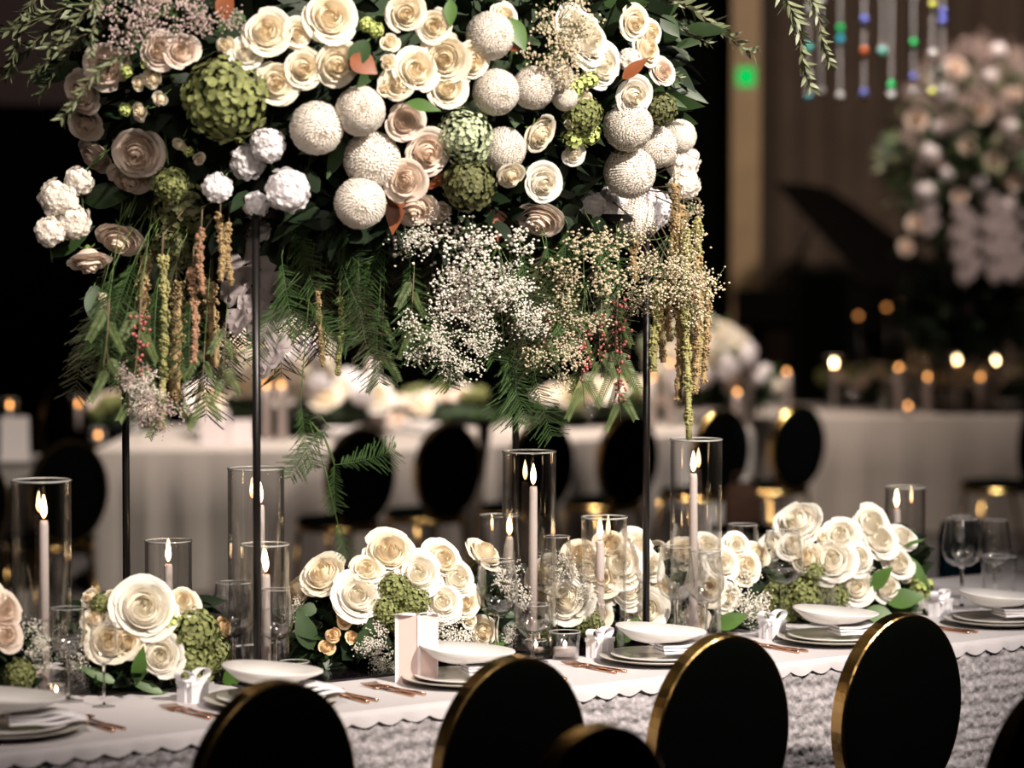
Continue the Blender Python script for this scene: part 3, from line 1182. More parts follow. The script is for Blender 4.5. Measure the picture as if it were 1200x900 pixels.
for k, x, y, r in [
    ('rose', 313, 38, 29), ('rose', 386, 20, 33), ('rose', 355, 80, 24), ('rose', 325, 96, 26), ('rose', 394, 74, 27), ('rose', 349, 38, 18),
    ('rose_blush', 112, 183, 25), ('rose_blush', 162, 178, 32), ('rose_blush', 153, 208, 27), ('rose_blush', 141, 280, 28), ('rose_blush', 104, 305, 27),
    ('rose_blush', 97, 108, 26), ('rose_blush', 125, 78, 28), ('rose_blush', 100, 145, 22), ('rose_white', 288, 62, 20), ('rosebud', 265, 53, 16),
    ('rose', 476, 15, 24), ('rose', 508, 30, 21), ('rose', 487, 82, 26), ('rose', 466, 98, 22), ('rose', 522, 68, 28), ('rose', 524, 102, 25), ('rose', 552, 72, 24),
    ('rose_blush', 474, 142, 23), ('rose_blush', 500, 178, 29), ('rose_blush', 476, 212, 26), ('rose_blush', 486, 244, 27),
    ('rose', 632, 156, 23), ('rose_white', 636, 214, 25), ('rose_blush', 632, 257, 28), ('rose', 599, 205, 17),
    ('rose_white', 688, 48, 32), ('rose_white', 704, 76, 27), ('rose_white', 670, 30, 24), ('rose', 743, 26, 21), ('rose', 757, 58, 21), ('rose_blush', 776, 84, 18),
    ('rose', 762, 38, 17), ('rose_white', 742, 112, 24), ('rose', 590, 20, 20), ('rose_white', 672, 180, 15),
    ('rosebud', 180, 92, 17), ('rosebud', 164, 130, 15), ('rose_blush', 188, 60, 22), ('rose_blush', 213, 60, 20), ('rosebud', 163, 98, 13), ('rosebud', 188, 116, 12),
    ('rosebud', 211, 170, 12), ('rosebud', 233, 186, 10), ('rosebud', 456, 50, 15), ('rosebud', 454, 73, 13), ('rosebud', 450, 104, 12),
    ('rosebud', 686, 118, 13), ('rosebud', 668, 145, 10), ('rosebud', 120, 348, 11), ('rosebud', 127, 362, 10), ('rose_blush', 510, 250, 18),
]:
    tall(k, x, y, r)
BLOOMS = []
for x, y, r in [(371, 150, 31), (422, 130, 29), (436, 187, 33), (422, 238, 30), (581, 108, 27), (625, 103, 25), (590, 175, 26), (574, 42, 28),
                (736, 148, 29), (768, 172, 25), (738, 202, 30), (655, 90, 17), (745, 256, 28), (662, 115, 15), (796, 160, 20)]:
    tall('mum', x, y, r)
for x, y, r in [(290, 190, 24), (314, 170, 24), (337, 223, 30), (255, 220, 20), (303, 268, 17), (716, 236, 25), (694, 240, 18), (762, 244, 28), (300, 240, 18)]:
    tall('stock', x, y, r)
for x, y, r in [(68, 232, 26), (58, 272, 20), (86, 260, 24), (92, 212, 20), (800, 190, 24), (802, 216, 22), (738, 70, 16)]:
    tall('stock_dull', x, y, r)
for k, x, y, r in [('hydrangea', 265, 114, 52), ('hydrangea_dark', 218, 245, 44), ('hydrangea', 200, 215, 22), ('hydrangea_pale', 546, 160, 34), ('hydrangea_dark', 549, 216, 32),
                   ('hydrangea', 683, 135, 24), ('hydrangea_dark', 205, 290, 30), ('hydrangea_dark', 775, 128, 20), ('lime', 174, 72, 9), ('lime', 441, 36, 9), ('lime', 430, 30, 9),
                   ('lime', 672, 160, 14), ('lime', 690, 158, 14), ('lime', 671, 104, 12), ('lime', 690, 94, 12), ('lime', 146, 128, 8), ('lime', 148, 83, 8), ('lime', 221, 178, 6)]:
    tall(k, x, y, r)


AV = [(o.location.copy(), o.scale[0]) for (a_, b_, c_), l_ in REG.items() for _, o, _ in l_]
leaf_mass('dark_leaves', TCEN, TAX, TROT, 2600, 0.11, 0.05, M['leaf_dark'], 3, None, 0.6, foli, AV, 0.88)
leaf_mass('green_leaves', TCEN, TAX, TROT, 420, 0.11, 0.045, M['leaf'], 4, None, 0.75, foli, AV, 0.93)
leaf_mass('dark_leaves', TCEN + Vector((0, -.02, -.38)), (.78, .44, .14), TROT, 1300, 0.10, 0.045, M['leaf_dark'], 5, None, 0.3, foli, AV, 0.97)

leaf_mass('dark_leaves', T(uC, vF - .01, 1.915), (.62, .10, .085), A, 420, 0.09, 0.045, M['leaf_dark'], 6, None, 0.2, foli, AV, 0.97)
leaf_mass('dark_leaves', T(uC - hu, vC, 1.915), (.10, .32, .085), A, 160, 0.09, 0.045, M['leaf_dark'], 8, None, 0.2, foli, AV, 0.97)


def spray(kind, p, d, size, label, name='gypsophila_spray'):
    t = thing(name, label, 'flower', p, dirquat(d), None, size)
    v = R_.randrange(3)
    link('blossoms', ME[kind][v][0], t)
    link('stems', ME[kind][v][1], t)
    return t


for kind, x, y, s, l in [
    ('gyp', 515, 285, .115, 'puff of tiny white blossoms in mid-arrangement, just below the blush roses'),
    ('gyp', 545, 325, .11, 'white umbel of tiny blossoms hanging in front of the ferns, left of centre'),
    ('gyp', 585, 300, .115, 'white umbel of tiny blossoms beside the lowest cream rose'),
    ('gyp', 560, 345, .09, 'tiny white blossoms hanging under the two central white umbels'),
    ('gyp', 500, 395, .075, 'loose tuft of tiny blossoms hanging low left of the rear rod'),
    ('gyp', 560, 392, .07, 'small tuft of tiny white blossoms beside the rear stand rod'),
    ('gyp', 540, 430, .075, 'lowest tuft of tiny white blossoms hanging near the middle'),
    ('gyp', 485, 262, .07, 'small white tuft left of the mid-arrangement puff, under the blush roses'),
    ('gyp', 600, 335, .085, 'white umbel right of the two central ones, near the rear rod'),
    ('gyp', 530, 370, .08, 'tuft of tiny white blossoms hanging between upper umbels and lowest tufts'),
    ('gyp_dull', 665, 385, .09, 'ivory bud spray left of the lowest pepper branch'),
    ('gyp_dull', 690, 300, .11, 'brownish spray of tiny buds behind the green fern on the right side'),
    ('gyp_dull', 685, 345, .10, 'pale spray of tiny buds above the pink pepper berries'),
    ('gyp', 625, 375, .065, 'pale tuft of tiny blossoms just right of the rear rod'),
    ('gyp_dull', 650, 420, .08, 'low hanging tuft of ivory buds above the far white chairs'),
    ('gyp_dull', 780, 290, .11, 'ivory spray of tiny buds over the golden amaranthus tassels'),
    ('gyp_dull', 800, 340, .10, 'ivory spray of tiny buds, outermost right over the tassels'),
    ('gyp_dull', 770, 325, .10, 'ivory spray of tiny buds between the right rod and the tassels'),
    ('gyp_dull', 752, 352, .06, 'small wisp of ivory buds crossing the right front rod'),
    ('gyp_dull', 790, 225, .09, 'ivory spray of tiny buds beside the right ruffled blossoms'),
    ('gyp_pink', 165, 25, .10, 'dusky pink spray of tiny buds at the upper left between olive leaves'),
    ('gyp_pink', 205, 15, .10, 'dusky pink spray of tiny buds above the two blush roses'),
    ('gyp_pink', 250, 20, .07, 'dusky pink tuft beside the rust leaf at the top left'),
    ('gyp_pink', 190, 480, .08, 'lowest dusky spray hanging beneath the left amaranthus'),
    ('gyp', 172, 455, .055, 'small mauve-white tuft hanging under the left ferns'),
    ('gyp_pink', 160, 440, .05, 'faint dusky tuft beside the left rear rod'),
    ('gyp_dull', 640, 70, .10, 'silvery spray of tiny buds among olive leaves at top centre'),
    ('gyp_dull', 650, 30, .10, 'silvery spray of tiny buds at the very top, right of centre'),
]:
    if y < 240:
        p, nrm = hit(x, y, TCEN, TAX, TROT)
        d = nrm + Vector((0, 0, .3))
    else:
        p = aty(x, y - 5, hang_y(x, -0.42) + R_.uniform(-.05, .1))
        d = Vector((R_.uniform(-.3, .3), -.8, -.5))
    spray(kind, p, d, s * 1.02, l)

# hanging amaranthus tassels
def amaranthus(x, y0, y1, wpx, mk, label, Yo=-0.35, wob=0.005):
    Y = hang_y(x, Yo)
    p0, p1 = aty(x, y0, Y), aty(x, y1, Y)
    L = p0.z - p1.z
    r_ = random.Random(int(x * 7 + y0))
    t = thing('amaranthus', label, 'flower', p0)
    rad = wpx * 0.62 * Y / F
    fl = MB()
    ph = r_.uniform(0, 6)
    ax_ = lambda q: Vector((wob * math.sin(q * 4 + ph), wob * math.cos(q * 3 + ph), -q * L))
    n = int(L / 0.0026)
    for i in range(n):
        q = i / n
        rr = rad * (0.55 + 0.45 * math.sin(q * 40 + ph) * 0.5) * (1 - 0.35 * q)
        for k in range(3):
            a = r_.uniform(0, 6.28)
            c = ax_(q) + Vector((math.cos(a), math.sin(a), r_.uniform(-.4, .4))) * rr
            fl.octa(c, r_.uniform(.003, .0058), 1.0)
    link('tassel', fl.mesh('tassel', M[mk], False), t)
    link('stem', MB().tube([ax_(i / 12) for i in range(13)], rad * 0.45, 6).mesh('stem', M[mk]), t)
    stp = (TCEN + Vector((p0.x - TCEN.x, 0.0, 0)) * 0.85)
    stp.z = 1.98
    stp.y = hang_y(x, -0.1)
    link('stalk', MB().tube([(0, 0, 0), (0, 0.02, 0.05), stp - p0], 0.002, 5).mesh('stalk', M['twig']), t)
    return t


for a in [
    (190, 300, 505, 13, 'amar_green', 'yellow-green hanging tassel, leftmost of the left pair'),
    (226, 315, 425, 11, 'amar_rose', 'rosy hanging tassel, lower one beside the olive hydrangea', -.42),
    (236, 268, 345, 10, 'amar_rose', 'short rosy tassel curving down from the olive hydrangea', -.45),
    (258, 250, 330, 10, 'amar', 'short gold tassel hanging left of the ruffled white blossoms', -.42),
    (268, 262, 335, 10, 'amar', 'gold tassel touching the grey orchid spray', -.42),
    (206, 330, 470, 26, 'amar', 'thick brown tassel in the left cluster, in shade behind the others', -.25),
    (248, 330, 430, 22, 'amar', 'thick brown tassel left of the left front rod, in shade', -.25),
    (170, 300, 420, 20, 'amar', 'brown tassel beside the left rear rod', -.15),
    (744, 280, 330, 10, 'amar', 'short gold tassel just left of the right front rod'),
    (768, 335, 435, 14, 'amar_green', 'gold-green tassel just right of the right front rod', -.40),
    (796, 250, 440, 13, 'amar', 'long gold tassel, inner one of the right cluster', -.42),
    (806, 270, 515, 13, 'amar_green', 'longest gold-green tassel, reaching down to the tallest candle vase', -.45),
    (817, 300, 462, 12, 'amar', 'gold tassel outside the longest one', -.40),
    (827, 340, 450, 11, 'amar', 'outermost gold tassel on the right edge', -.38),
    (812, 330, 455, 14, 'amar_rose', 'reddish tassel in the middle of the right cluster', -.30),
    (785, 330, 400, 12, 'amar', 'gold tassel below the ivory bud spray', -.36),
    (801, 240, 400, 15, 'amar', 'gold tassel in shade behind the long inner one', -.22),
    (820, 255, 440, 13, 'amar_green', 'olive tassel in shade behind the right cluster', -.2),
    (795, 340, 470, 13, 'amar', 'brown-gold tassel ending low, left inside the right cluster', -.25),
    (776, 330, 425, 12, 'amar', 'gold-brown tassel beside the one at the right front rod', -.3),
    (808, 350, 490, 11, 'amar', 'slim gold tassel just behind the longest one', -.36),
    (790, 215, 300, 12, 'amar', 'gold tassel emerging beside the ivory ruffled blossoms', -.30),
    (398, 350, 440, 7, 'amar_green', 'thin green-gold tassel hanging in front of the dark blue background', -.3),
    (375, 330, 430, 7, 'amar', 'thin gold tassel right of the left front rod', -.3),
]:
    amaranthus(*a)

# ferns hanging from the underside
def fern(x, y, dx, dy, Lpx, label, Yo=-0.35, tilt=0.0, v=None):
    Y = hang_y(x, Yo)
    p = aty(x, y, Y)
    d = Vector((dx, tilt, -dy)).normalized()
    t = thing('fern_frond', label, 'fern', p)
    q = d.to_track_quat('Z', 'Y')
    face = q.inverted() @ Vector((0, -1, 0))
    ang = math.atan2(face.x, -face.y)
    L = Lpx * Y / F
    me = ME['fern'][R_.randrange(3) if v is None else v]
    link('frond', me, t, (0, 0, 0), q @ Quaternion((0, 0, 1), ang + R_.uniform(-.3, .3)), L)
    s0 = Vector((p.x * 0.9 + TCEN.x * 0.1, hang_y(x, -0.1), max(p.z + .02, 1.93)))
    if y >= 500:
        s0 = aty(362, 492, Y)
    link('stalk', MB().tube([(0, 0, 0), (s0 - p) * 0.4 + Vector((0, 0, .02)), s0 - p], 0.0014, 4).mesh('stalk', M['stem']), t)
    return t


ferns = [
    (345, 255, .4, 1, 90, 'bright green feathery frond pointing at the left front rod, centre of the fern bunch'),
    (370, 245, .9, .9, 85, 'bright feathery frond spreading right of the ruffled white blossoms'),
    (395, 290, .5, 1, 75, 'feathery frond beneath the lowest round chrysanthemum'),
    (330, 300, .3, 1, 95, 'shaded feathery frond right behind the left front rod'),
    (420, 290, .2, 1, 105, 'hanging feathery frond left of the central blossoms'),
    (450, 280, -.2, 1, 110, 'dark hanging frond below the blush roses'),
    (480, 300, .2, 1, 120, 'dark hanging frond above the blurred blue background'),
    (360, 350, .8, .8, 75, 'thin frond trailing right below the main fern bunch'),
    (445, 350, .1, 1, 100, 'long dim frond hanging to the level of the candles'),
    (520, 360, .2, 1, 95, 'wispy frond hanging among the lowest white tufts'),
    (610, 290, .3, 1, 100, 'green frond hanging in front of the rear rod'),
    (640, 280, .3, 1, 110, 'bright green frond below the lowest cream rose'),
    (665, 262, .1, 1, 90, 'soft green frond beneath the rust leaf on the right'),
    (695, 265, .6, 1, 80, 'soft green frond right of the rust leaf'),
    (650, 350, -.1, 1, 90, 'green frond trailing beside the ivory tuft'),
    (605, 385, .1, 1, 110, 'narrow frond falling along the rear rod'),
    (590, 400, .4, 1, 100, 'wispy frond ending above the central candle vase'),
    (625, 430, .4, 1, 85, 'small green frond touching the central candle vase'),
    (560, 330, .3, 1, 95, 'dark frond behind the white umbels'),
    (330, 345, -.3, 1, 80, 'dim frond left of the left front rod'),
    (160, 300, -.2, 1, 110, 'dark frond at the far left behind the blush roses'),
    (130, 320, 0, 1, 95, 'dark frond, outermost on the left underside'),
    (185, 330, .1, 1, 110, 'dark frond between the brown tassels'),
    (150, 360, 0, 1, 90, 'dark frond running down the left rear rod'),
    (225, 340, .1, 1, 100, 'dark frond behind the rosy tassel'),
]
for f_ in ferns:
    fern(*f_)
    # the long trailing sprig in front of the left chair
fern(352, 470, .3, 1, 80, 'faint airy sprig trailing below the grey orchid, out of the bunch', -.45)
fern(385, 500, -.5, .8, 75, 'feathery sprig trailing in front of the far tablecloth', -.45)
fern(392, 545, 1.0, -.35, 75, 'light green sprig tip crossing the far black chair', -.45)
fern(392, 540, .15, 1, 60, 'light green sprig tip pointing down at the far black chair', -.45)
fern(395, 610, .4, 1, 45, 'lowest light green sprig, above the low cream roses', -.45)

rf = random.Random(21)
FX = []
for i in range(44):
    x = rf.uniform(318, 715)
    y = 255 + rf.uniform(0, 70)
    L_ = rf.uniform(70, 135) * (0.8 if x > 640 else 1)
    o_ = fern(x, y, rf.uniform(-.3, .5), 1, L_, 'x', rf.uniform(-.38, .35), rf.uniform(-.3, .3))
    FX.append((x, o_, 'dim olive'))
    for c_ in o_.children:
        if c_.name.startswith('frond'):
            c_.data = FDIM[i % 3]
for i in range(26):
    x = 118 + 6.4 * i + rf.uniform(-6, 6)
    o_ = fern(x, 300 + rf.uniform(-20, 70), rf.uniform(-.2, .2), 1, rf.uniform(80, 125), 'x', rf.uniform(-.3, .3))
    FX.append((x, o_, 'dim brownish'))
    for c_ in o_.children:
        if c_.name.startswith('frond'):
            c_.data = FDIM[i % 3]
REG[('hanging below the tall flowers', '', 'feathery frond')] = FX

# pepper branches
def pepper(x, y, Lpx, label, berries=True, Yo=-0.38, dx=0.0, mk=None, yb=0):
    Y = hang_y(x, Yo)
    p = aty(x, y, Y)
    L = Lpx * Y / F
    t = thing('pepper_tree_branch', label, 'branch', p, Vector((dx, 0, -1)).normalized().to_track_quat('Z', 'Y'), None, L)
    v = R_.randrange(3)
    link('leaves', ME['pinnate'][v][0], t)
    link('twig', ME['pinnate'][v][1], t)
    if berries:
        r_ = random.Random(int(x))
        mb = MB()
        for i in range(38):
            q = r_.uniform(.15, .75)
            c = Vector((r_.gauss(0, .045), r_.gauss(0, .045), q))
            mb.lathe([(a * .017, b * .017) for a, b in sphere_prof(1, n=4)], 6, Matrix.Translation(c))
        link('berries', mb.mesh('berries', M['berry']), t)
    s0 = Vector((p.x, hang_y(x, -0.15), max(p.z + .02, 1.93)))
    q = t.rotation_euler.to_quaternion() if t.rotation_mode != 'QUATERNION' else t.rotation_quaternion
    loc = (q.inverted() @ (s0 - p)) / L
    link('stalk', MB().tube([(0, 0, 0), loc], 0.006, 4).mesh('stalk', M['stem']), t)
    return t


for a in [
    (725, 330, 130, 'pepper branch with pink berries hanging left of the right front rod'),
    (685, 370, 110, 'pepper branch with pink berries hanging below the brownish bud spray'),
    (640, 350, 75, 'short pepper branch with dark red berries beside the rear rod'),
    (728, 400, 95, 'pepper branch of narrow leaves, lowest on the right side'),
    (705, 355, 90, 'pepper branch half hidden between the berried ones'),
    (165, 350, 130, 'dark pepper branch with a few red berries at the left rear rod'),
    (128, 350, 110, 'dark narrow-leaved branch, outermost left', False),
    (240, 400, 95, 'narrow-leaved branch with pale V-shaped leaflets left of the left front rod', False),
    (265, 375, 90, 'narrow-leaved branch hugging the left front rod', False),
    (200, 370, 130, 'narrow-leaved branch in the left tassel cluster', False, -.2),
    (485, 320, 90, 'narrow-leaved branch with striped leaflets below the blush roses', False),
    (450, 350, 100, 'narrow-leaved branch in deep shade above the blue background', False, -.2),
]:
    pepper(*a)

# orchids hanging beside the left front rod
for (x, y, L, l) in [(285, 262, 110, 'greyish pink orchid spray hanging left of the left front rod'), (318, 300, 120, 'greyish pink orchid spray hanging right of the left front rod')]:
    Y = hang_y(x, -0.15)
    p = aty(x, y, Y)
    t = thing('orchid_spray', l, 'orchid', p, (0, math.pi, 0), None, L * Y / F * 1.15)
    link('blossoms', ME['orchid'][0][0], t)
    link('stem', ME['orchid'][0][1], t)

# olive branches
def olive(x, y, dx, dy, Lpx, label, Yo=0.0, yd=0.0, v=None):
    Y = hang_y(min(800, max(100, x)), Yo)
    p = aty(x, y, Y)
    t = thing('olive_branch', label, 'branch', p, dirquat(Vector((dx, yd, -dy)), 0.4), None, Lpx * Y / F)
    v = R_.randrange(3) if v is None else v
    link('leaves', ME['olive'][v][0], t)
    link('twig', ME['olive'][v][1], t)
    return t


for a in [
    (150, 30, -1, .45, 130, 'olive branch reaching down-left over the blush roses', -.2),
    (150, 10, -1, .15, 150, 'olive branch stretching straight left in the upper left corner', -.1),
    (120, 40, -.9, .8, 105, 'olive branch drooping toward the left drape', -.1),
    (150, 0, -1, -.15, 160, 'olive branch running along the top left edge', 0),
    (170, 20, -.3, 1, 70, 'short olive branch pointing down between the pink sprays', -.4),
    (120, 10, -1, .6, 140, 'faint outer olive branch in the upper left', .2),
    (180, -25, -.9, .55, 150, 'olive branch behind the dusky sprays, upper left', -.3),
    (60, -20, -.5, 1, 120, 'faint olive branch at the far upper left corner', 0),
    (160, 60, -.9, .75, 120, 'lowest olive branch at the upper left, over the pale side roses', -.45),
    (100, -25, .1, 1, 90, 'olive branch hanging down among the dusky sprays', -.45),
    (620, -20, .3, 1, 75, 'olive branch hanging over the top centre umbel', -.45),
    (650, -25, .5, 1, 85, 'olive branch hanging over the white roses, right of centre', -.45),
    (670, -10, .35, 1, 65, 'short olive branch crossing the right white roses', -.5),
    (530, 30, 0, 1, 80, 'dark olive twig hanging over the central cream roses', -.52),
    (725, 60, .8, .3, 80, 'olive twig pointing right over the cream stock at the upper right', -.35),
    (750, -5, 1, .45, 150, 'long olive branch reaching right across the black drape', -.1),
    (730, 10, 1, .35, 110, 'inner olive branch above the upper right roses', -.1),
    (900, -25, .45, 1, 140, 'olive branch hanging beside the crystal strands', -.3),
    (925, -35, .5, 1, 120, 'olive branch overlapping the leftmost crystal strands', -.25),
    (340, -10, .2, 1, 60, 'olive twig above the topmost cream rose', -.3),
    (400, -20, .5, 1, 60, 'olive twig at the top right of the topmost cream rose', -.3),
]:
    olive(*a)


# single broad leaves (rust undersides, glossy green)
def broadleaf(x, y, dx, dy, Lpx, Wpx, mk, label, push=0.03, C=TCEN, ax=TAX, rot=TROT, Y=None):
    if Y is None:
        p, nrm = hit(x, y, C, ax, rot)
    else:
        p, nrm = aty(x, y, Y), Vector((0, -1, .3))
    p = p + CAMDIR(p) * push
    k = (p - CP).length / F
    t = thing('magnolia_leaf', label, 'leaf', p)
    mb = MB()
    mb.leaf((0, 0, 0), (dx, -0.2, -dy), CAMDIR(p) + Vector((0, 0, .5)), Lpx * k, Wpx * k, 0.15, 7)
    link('blade', mb.mesh('blade', M[mk]), t)
    link('stalk', MB().tube([(0, 0, 0), (-dx * .02, .09, dy * .02), (-dx * .04, .18, 0.02)], 0.002, 5).mesh('stalk', M['stem']), t)
    return t


for a in [
    (412, 66, .8, .5, 36, 30, 'leaf_rust', 'rust brown leaf just right of the cream rose cluster at the top'),
    (500, 222, .9, -.7, 42, 12, 'leaf_rust', 'narrow red-brown leaf between the blush roses'),
    (600, 60, .3, -1, 34, 22, 'leaf_rust', 'orange-brown leaf beside the topmost chrysanthemum'),
    (730, 92, .9, -.8, 38, 16, 'leaf_rust', 'red-brown leaf under the upper right cream roses'),
    (262, 24, .1, -1, 45, 22, 'leaf_rust', 'orange-red leaf at the top edge, left of the cream roses'),
    (660, 262, .3, -1, 50, 20, 'leaf_rust', 'rust leaf pointing up beside the lowest cream rose'),
    (465, 225, -.1, 1, 50, 24, 'leaf_rust', 'dark rust leaf in the shade between two undersides of blooms'),
    (578, 245, .2, 1, 40, 30, 'leaf_rust', 'dark rust leaf above the central white umbels'),
    (276, 268, .2, -1, 26, 16, 'leaf_rust', 'rust leaf beside the small ruffled white blossom'),
    (478, 120, 1, .2, 40, 16, 'leaf_bright', 'glossy green leaf under the central cream roses'),
    (598, 22, .4, .8, 42, 22, 'leaf_bright', 'glossy green leaf above the topmost chrysanthemum'),
    (528, 0, 0, 1, 32, 16, 'leaf_bright', 'glossy green leaf at the top edge near the centre'),
    (430, 48, -.5, .8, 40, 26, 'leaf', 'dark glossy leaf right of the biggest cream rose'),
    (100, 235, .9, -.2, 60, 34, 'leaf', 'broad dark leaf behind the left blush roses'),
    (62, 300, .9, -.7, 60, 24, 'leaf', 'broad dark leaf on the left edge above two blush roses'),
    (110, 335, .2, 1, 55, 30, 'leaf', 'broad dark leaf hanging under the lowest left rose'),
    (175, 300, .2, 1, 46, 30, 'leaf', 'broad dark leaf right of the lowest left roses'),
    (600, 225, .5, -.5, 50, 26, 'leaf', 'broad dark leaf between chrysanthemum and cream rose'),
    (664, 270, .0, -1, 45, 14, 'leaf_bright', 'bright green leaf pointing up under the rust leaf'),
]:
    broadleaf(*a)

# ------------------------------------------------------------------ low arrangements on the near table
def low_arr(key, desc, cx, cy, a, b, c, flowers, nleaf=420, leaves=(), lm='leaf'):
    base = T(u_at(cx, 0.60), 0.60, TS + .0065)
    Cn = Vector((base.x, base.y, base.z + c * 0.35))
    ax = (a, b, c * 0.72)
    g_ = thing('flower_dish', 'low black dish packed with dark leaves under ' + desc, 'flower dish', base, (0, 0, A))
    link('dish', MB().lathe([(0.001, 0.0), (0.82, 0.0), (1.0, 0.6), (1.0, 1.0), (0.96, 1.0), (0.8, .2), (0.001, .2)], 32).mesh('dish', M['black_mirror']), g_, (0, 0, 0), None, (a * 0.75, b * 0.75, 0.03))
    cc = core('floral_foam', (0, 0, c * 0.35), ax, 0, M['foam'], g_, 0.72)
    av = []
    VL = Matrix.Rotation(-A, 3, 'Z') @ CAMDIR(base)
    for k, x, y, r in flowers:
        p, nrm = hit(x, y, Cn, ax, A)
        if p.z < TS + 0.03:
            p.z = TS + 0.03
        d = nrm * 0.6 + CAMDIR(p) * 0.35 + Vector((R_.uniform(-.2, .2), 0, R_.uniform(0, .35)))
        rr = (1.0 if key == 'right' else 1.06) * r * (p - CP).length / F
        q_ = Matrix.Rotation(-A, 3, 'Z') @ (p - base)
        av.append((q_, rr * (1.0 if not k.startswith('gyp') else .5)))
        if k.startswith('gyp'):
            t = spray(k, p, d, rr, 'x')
            px, _ = topx(p)
            REG.setdefault((key, '', 'gypsophila spray'), []).append((px, t, 'tiny-flowered white'))
        else:
            flower(k, p, d, rr, key, '', 1.0)
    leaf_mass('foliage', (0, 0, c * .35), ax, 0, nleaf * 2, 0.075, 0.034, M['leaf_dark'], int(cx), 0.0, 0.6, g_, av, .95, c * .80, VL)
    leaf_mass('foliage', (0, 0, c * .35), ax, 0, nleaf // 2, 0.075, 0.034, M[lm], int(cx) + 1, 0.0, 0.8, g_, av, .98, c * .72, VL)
    for (x, y, dx, dy, L, W, mk) in leaves:
        t = broadleaf(x, y, dx, dy, L, W, mk, 'x', 0.02, Cn, ax, A)
        px, _ = topx(t.location)
        REG.setdefault((key, '', 'leaf'), []).append((px, t, 'glossy green'))


ARR = {'edge': 'in the flowers cut by the left edge', 'lowleft': 'in low flowers between the left candles',
       'card': 'in low flowers behind the blush card', 'mid': 'in low flowers by the right rod',
       'gap': 'in low flowers under the tallest vase', 'right': 'in the big low flowers at right', 'tall': 'of the tall arrangement'}
low_arr('edge', 'the roses cut off by the left edge', -40, 812, .16, .13, .26,
        [('rose_blush', 2, 716, 24), ('rose_blush', 6, 745, 20), ('rose', -20, 700, 26), ('gyp', 30, 750, 26), ('gyp', 40, 775, 20), ('hydrangea', 22, 790, 18)], 160)
low_arr('lowleft', 'the white roses on the left', 165, 806, .17, .14, .27,
        [('rose_white', 168, 713, 34), ('rose', 214, 706, 20), ('rose', 130, 752, 27), ('rose_white', 188, 768, 26), ('rose', 112, 726, 16), ('rosebud', 106, 700, 15),
         ('rosebud', 130, 702, 14), ('rose', 150, 752, 20), ('hydrangea', 226, 744, 30), ('hydrangea', 222, 778, 28), ('hydrangea', 118, 708, 12), ('lime', 200, 728, 12),
         ('gyp', 100, 765, 26), ('gyp', 85, 748, 24), ('gyp', 92, 790, 22), ('rosebud_peach', 262, 735, 15), ('hydrangea', 247, 765, 22)],
        300, [(160, 800, .2, -1, 44, 18, 'leaf_bright'), (190, 812, -1, -.5, 50, 14, 'leaf_bright'), (135, 800, -.9, -.5, 50, 14, 'leaf_bright'), (262, 800, .8, -.6, 40, 24, 'leaf_bright')])
low_arr('card', 'the cream roses behind the blush standing card', 468, 795, .30, .17, .30,
        [('rose', 380, 674, 26), ('rose_white', 419, 699, 30), ('rose', 352, 692, 22), ('rose_white', 490, 673, 26), ('rose_white', 535, 678, 23), ('rose_white', 518, 706, 23),
         ('rose', 543, 706, 20), ('rose', 565, 740, 18), ('rose', 455, 648, 30), ('rose', 517, 656, 24), ('rose', 567, 650, 24), ('rose', 430, 668, 18),
         ('rosebud_peach', 383, 758, 12), ('rosebud_peach', 391, 744, 11), ('rosebud_peach', 404, 726, 13), ('rosebud_peach', 413, 747, 10), ('rosebud', 550, 726, 12),
         ('hydrangea', 462, 692, 20), ('hydrangea', 484, 706, 19), ('hydrangea', 450, 716, 17), ('hydrangea', 470, 728, 17),
         ('gyp', 432, 745, 26), ('gyp', 535, 755, 28), ('gyp', 520, 740, 26), ('gyp', 350, 720, 18), ('gyp', 590, 690, 30), ('gyp', 450, 775, 20), ('gyp', 590, 740, 18)],
        520, [(365, 760, -.3, -1, 50, 26, 'leaf'), (425, 770, .2, -1, 46, 24, 'leaf'), (380, 795, .3, -1, 44, 24, 'leaf'), (440, 800, .7, -.6, 40, 22, 'leaf'),
              (560, 775, .6, -.5, 40, 20, 'leaf_bright'), (410, 800, -.7, -.7, 44, 24, 'leaf'), (345, 790, .3, -1, 50, 24, 'leaf')])
low_arr('mid', 'the white roses beside the right front rod', 705, 765, .22, .15, .30,
        [('rose_white', 665, 702, 31), ('rose_white', 725, 662, 31), ('rose_white', 735, 690, 26), ('rose_white', 757, 715, 26), ('rose', 705, 680, 24), ('rose', 680, 652, 22),
         ('rose', 642, 700, 20), ('rose_white', 745, 640, 22), ('rose', 700, 720, 18), ('gyp', 655, 668, 26), ('gyp', 690, 700, 22), ('hydrangea', 690, 730, 18),
         ('gyp', 620, 720, 18), ('hydrangea', 635, 735, 20), ('rose', 715, 640, 20), ('rose_white', 690, 668, 22), ('rose', 640, 672, 22), ('rose_white', 760, 662, 20), ('rose', 772, 690, 18)],
        360, [(685, 745, .1, -1, 46, 22, 'leaf_bright'), (645, 755, -.8, -.5, 46, 20, 'leaf'), (725, 755, .5, -.8, 40, 20, 'leaf_bright')])
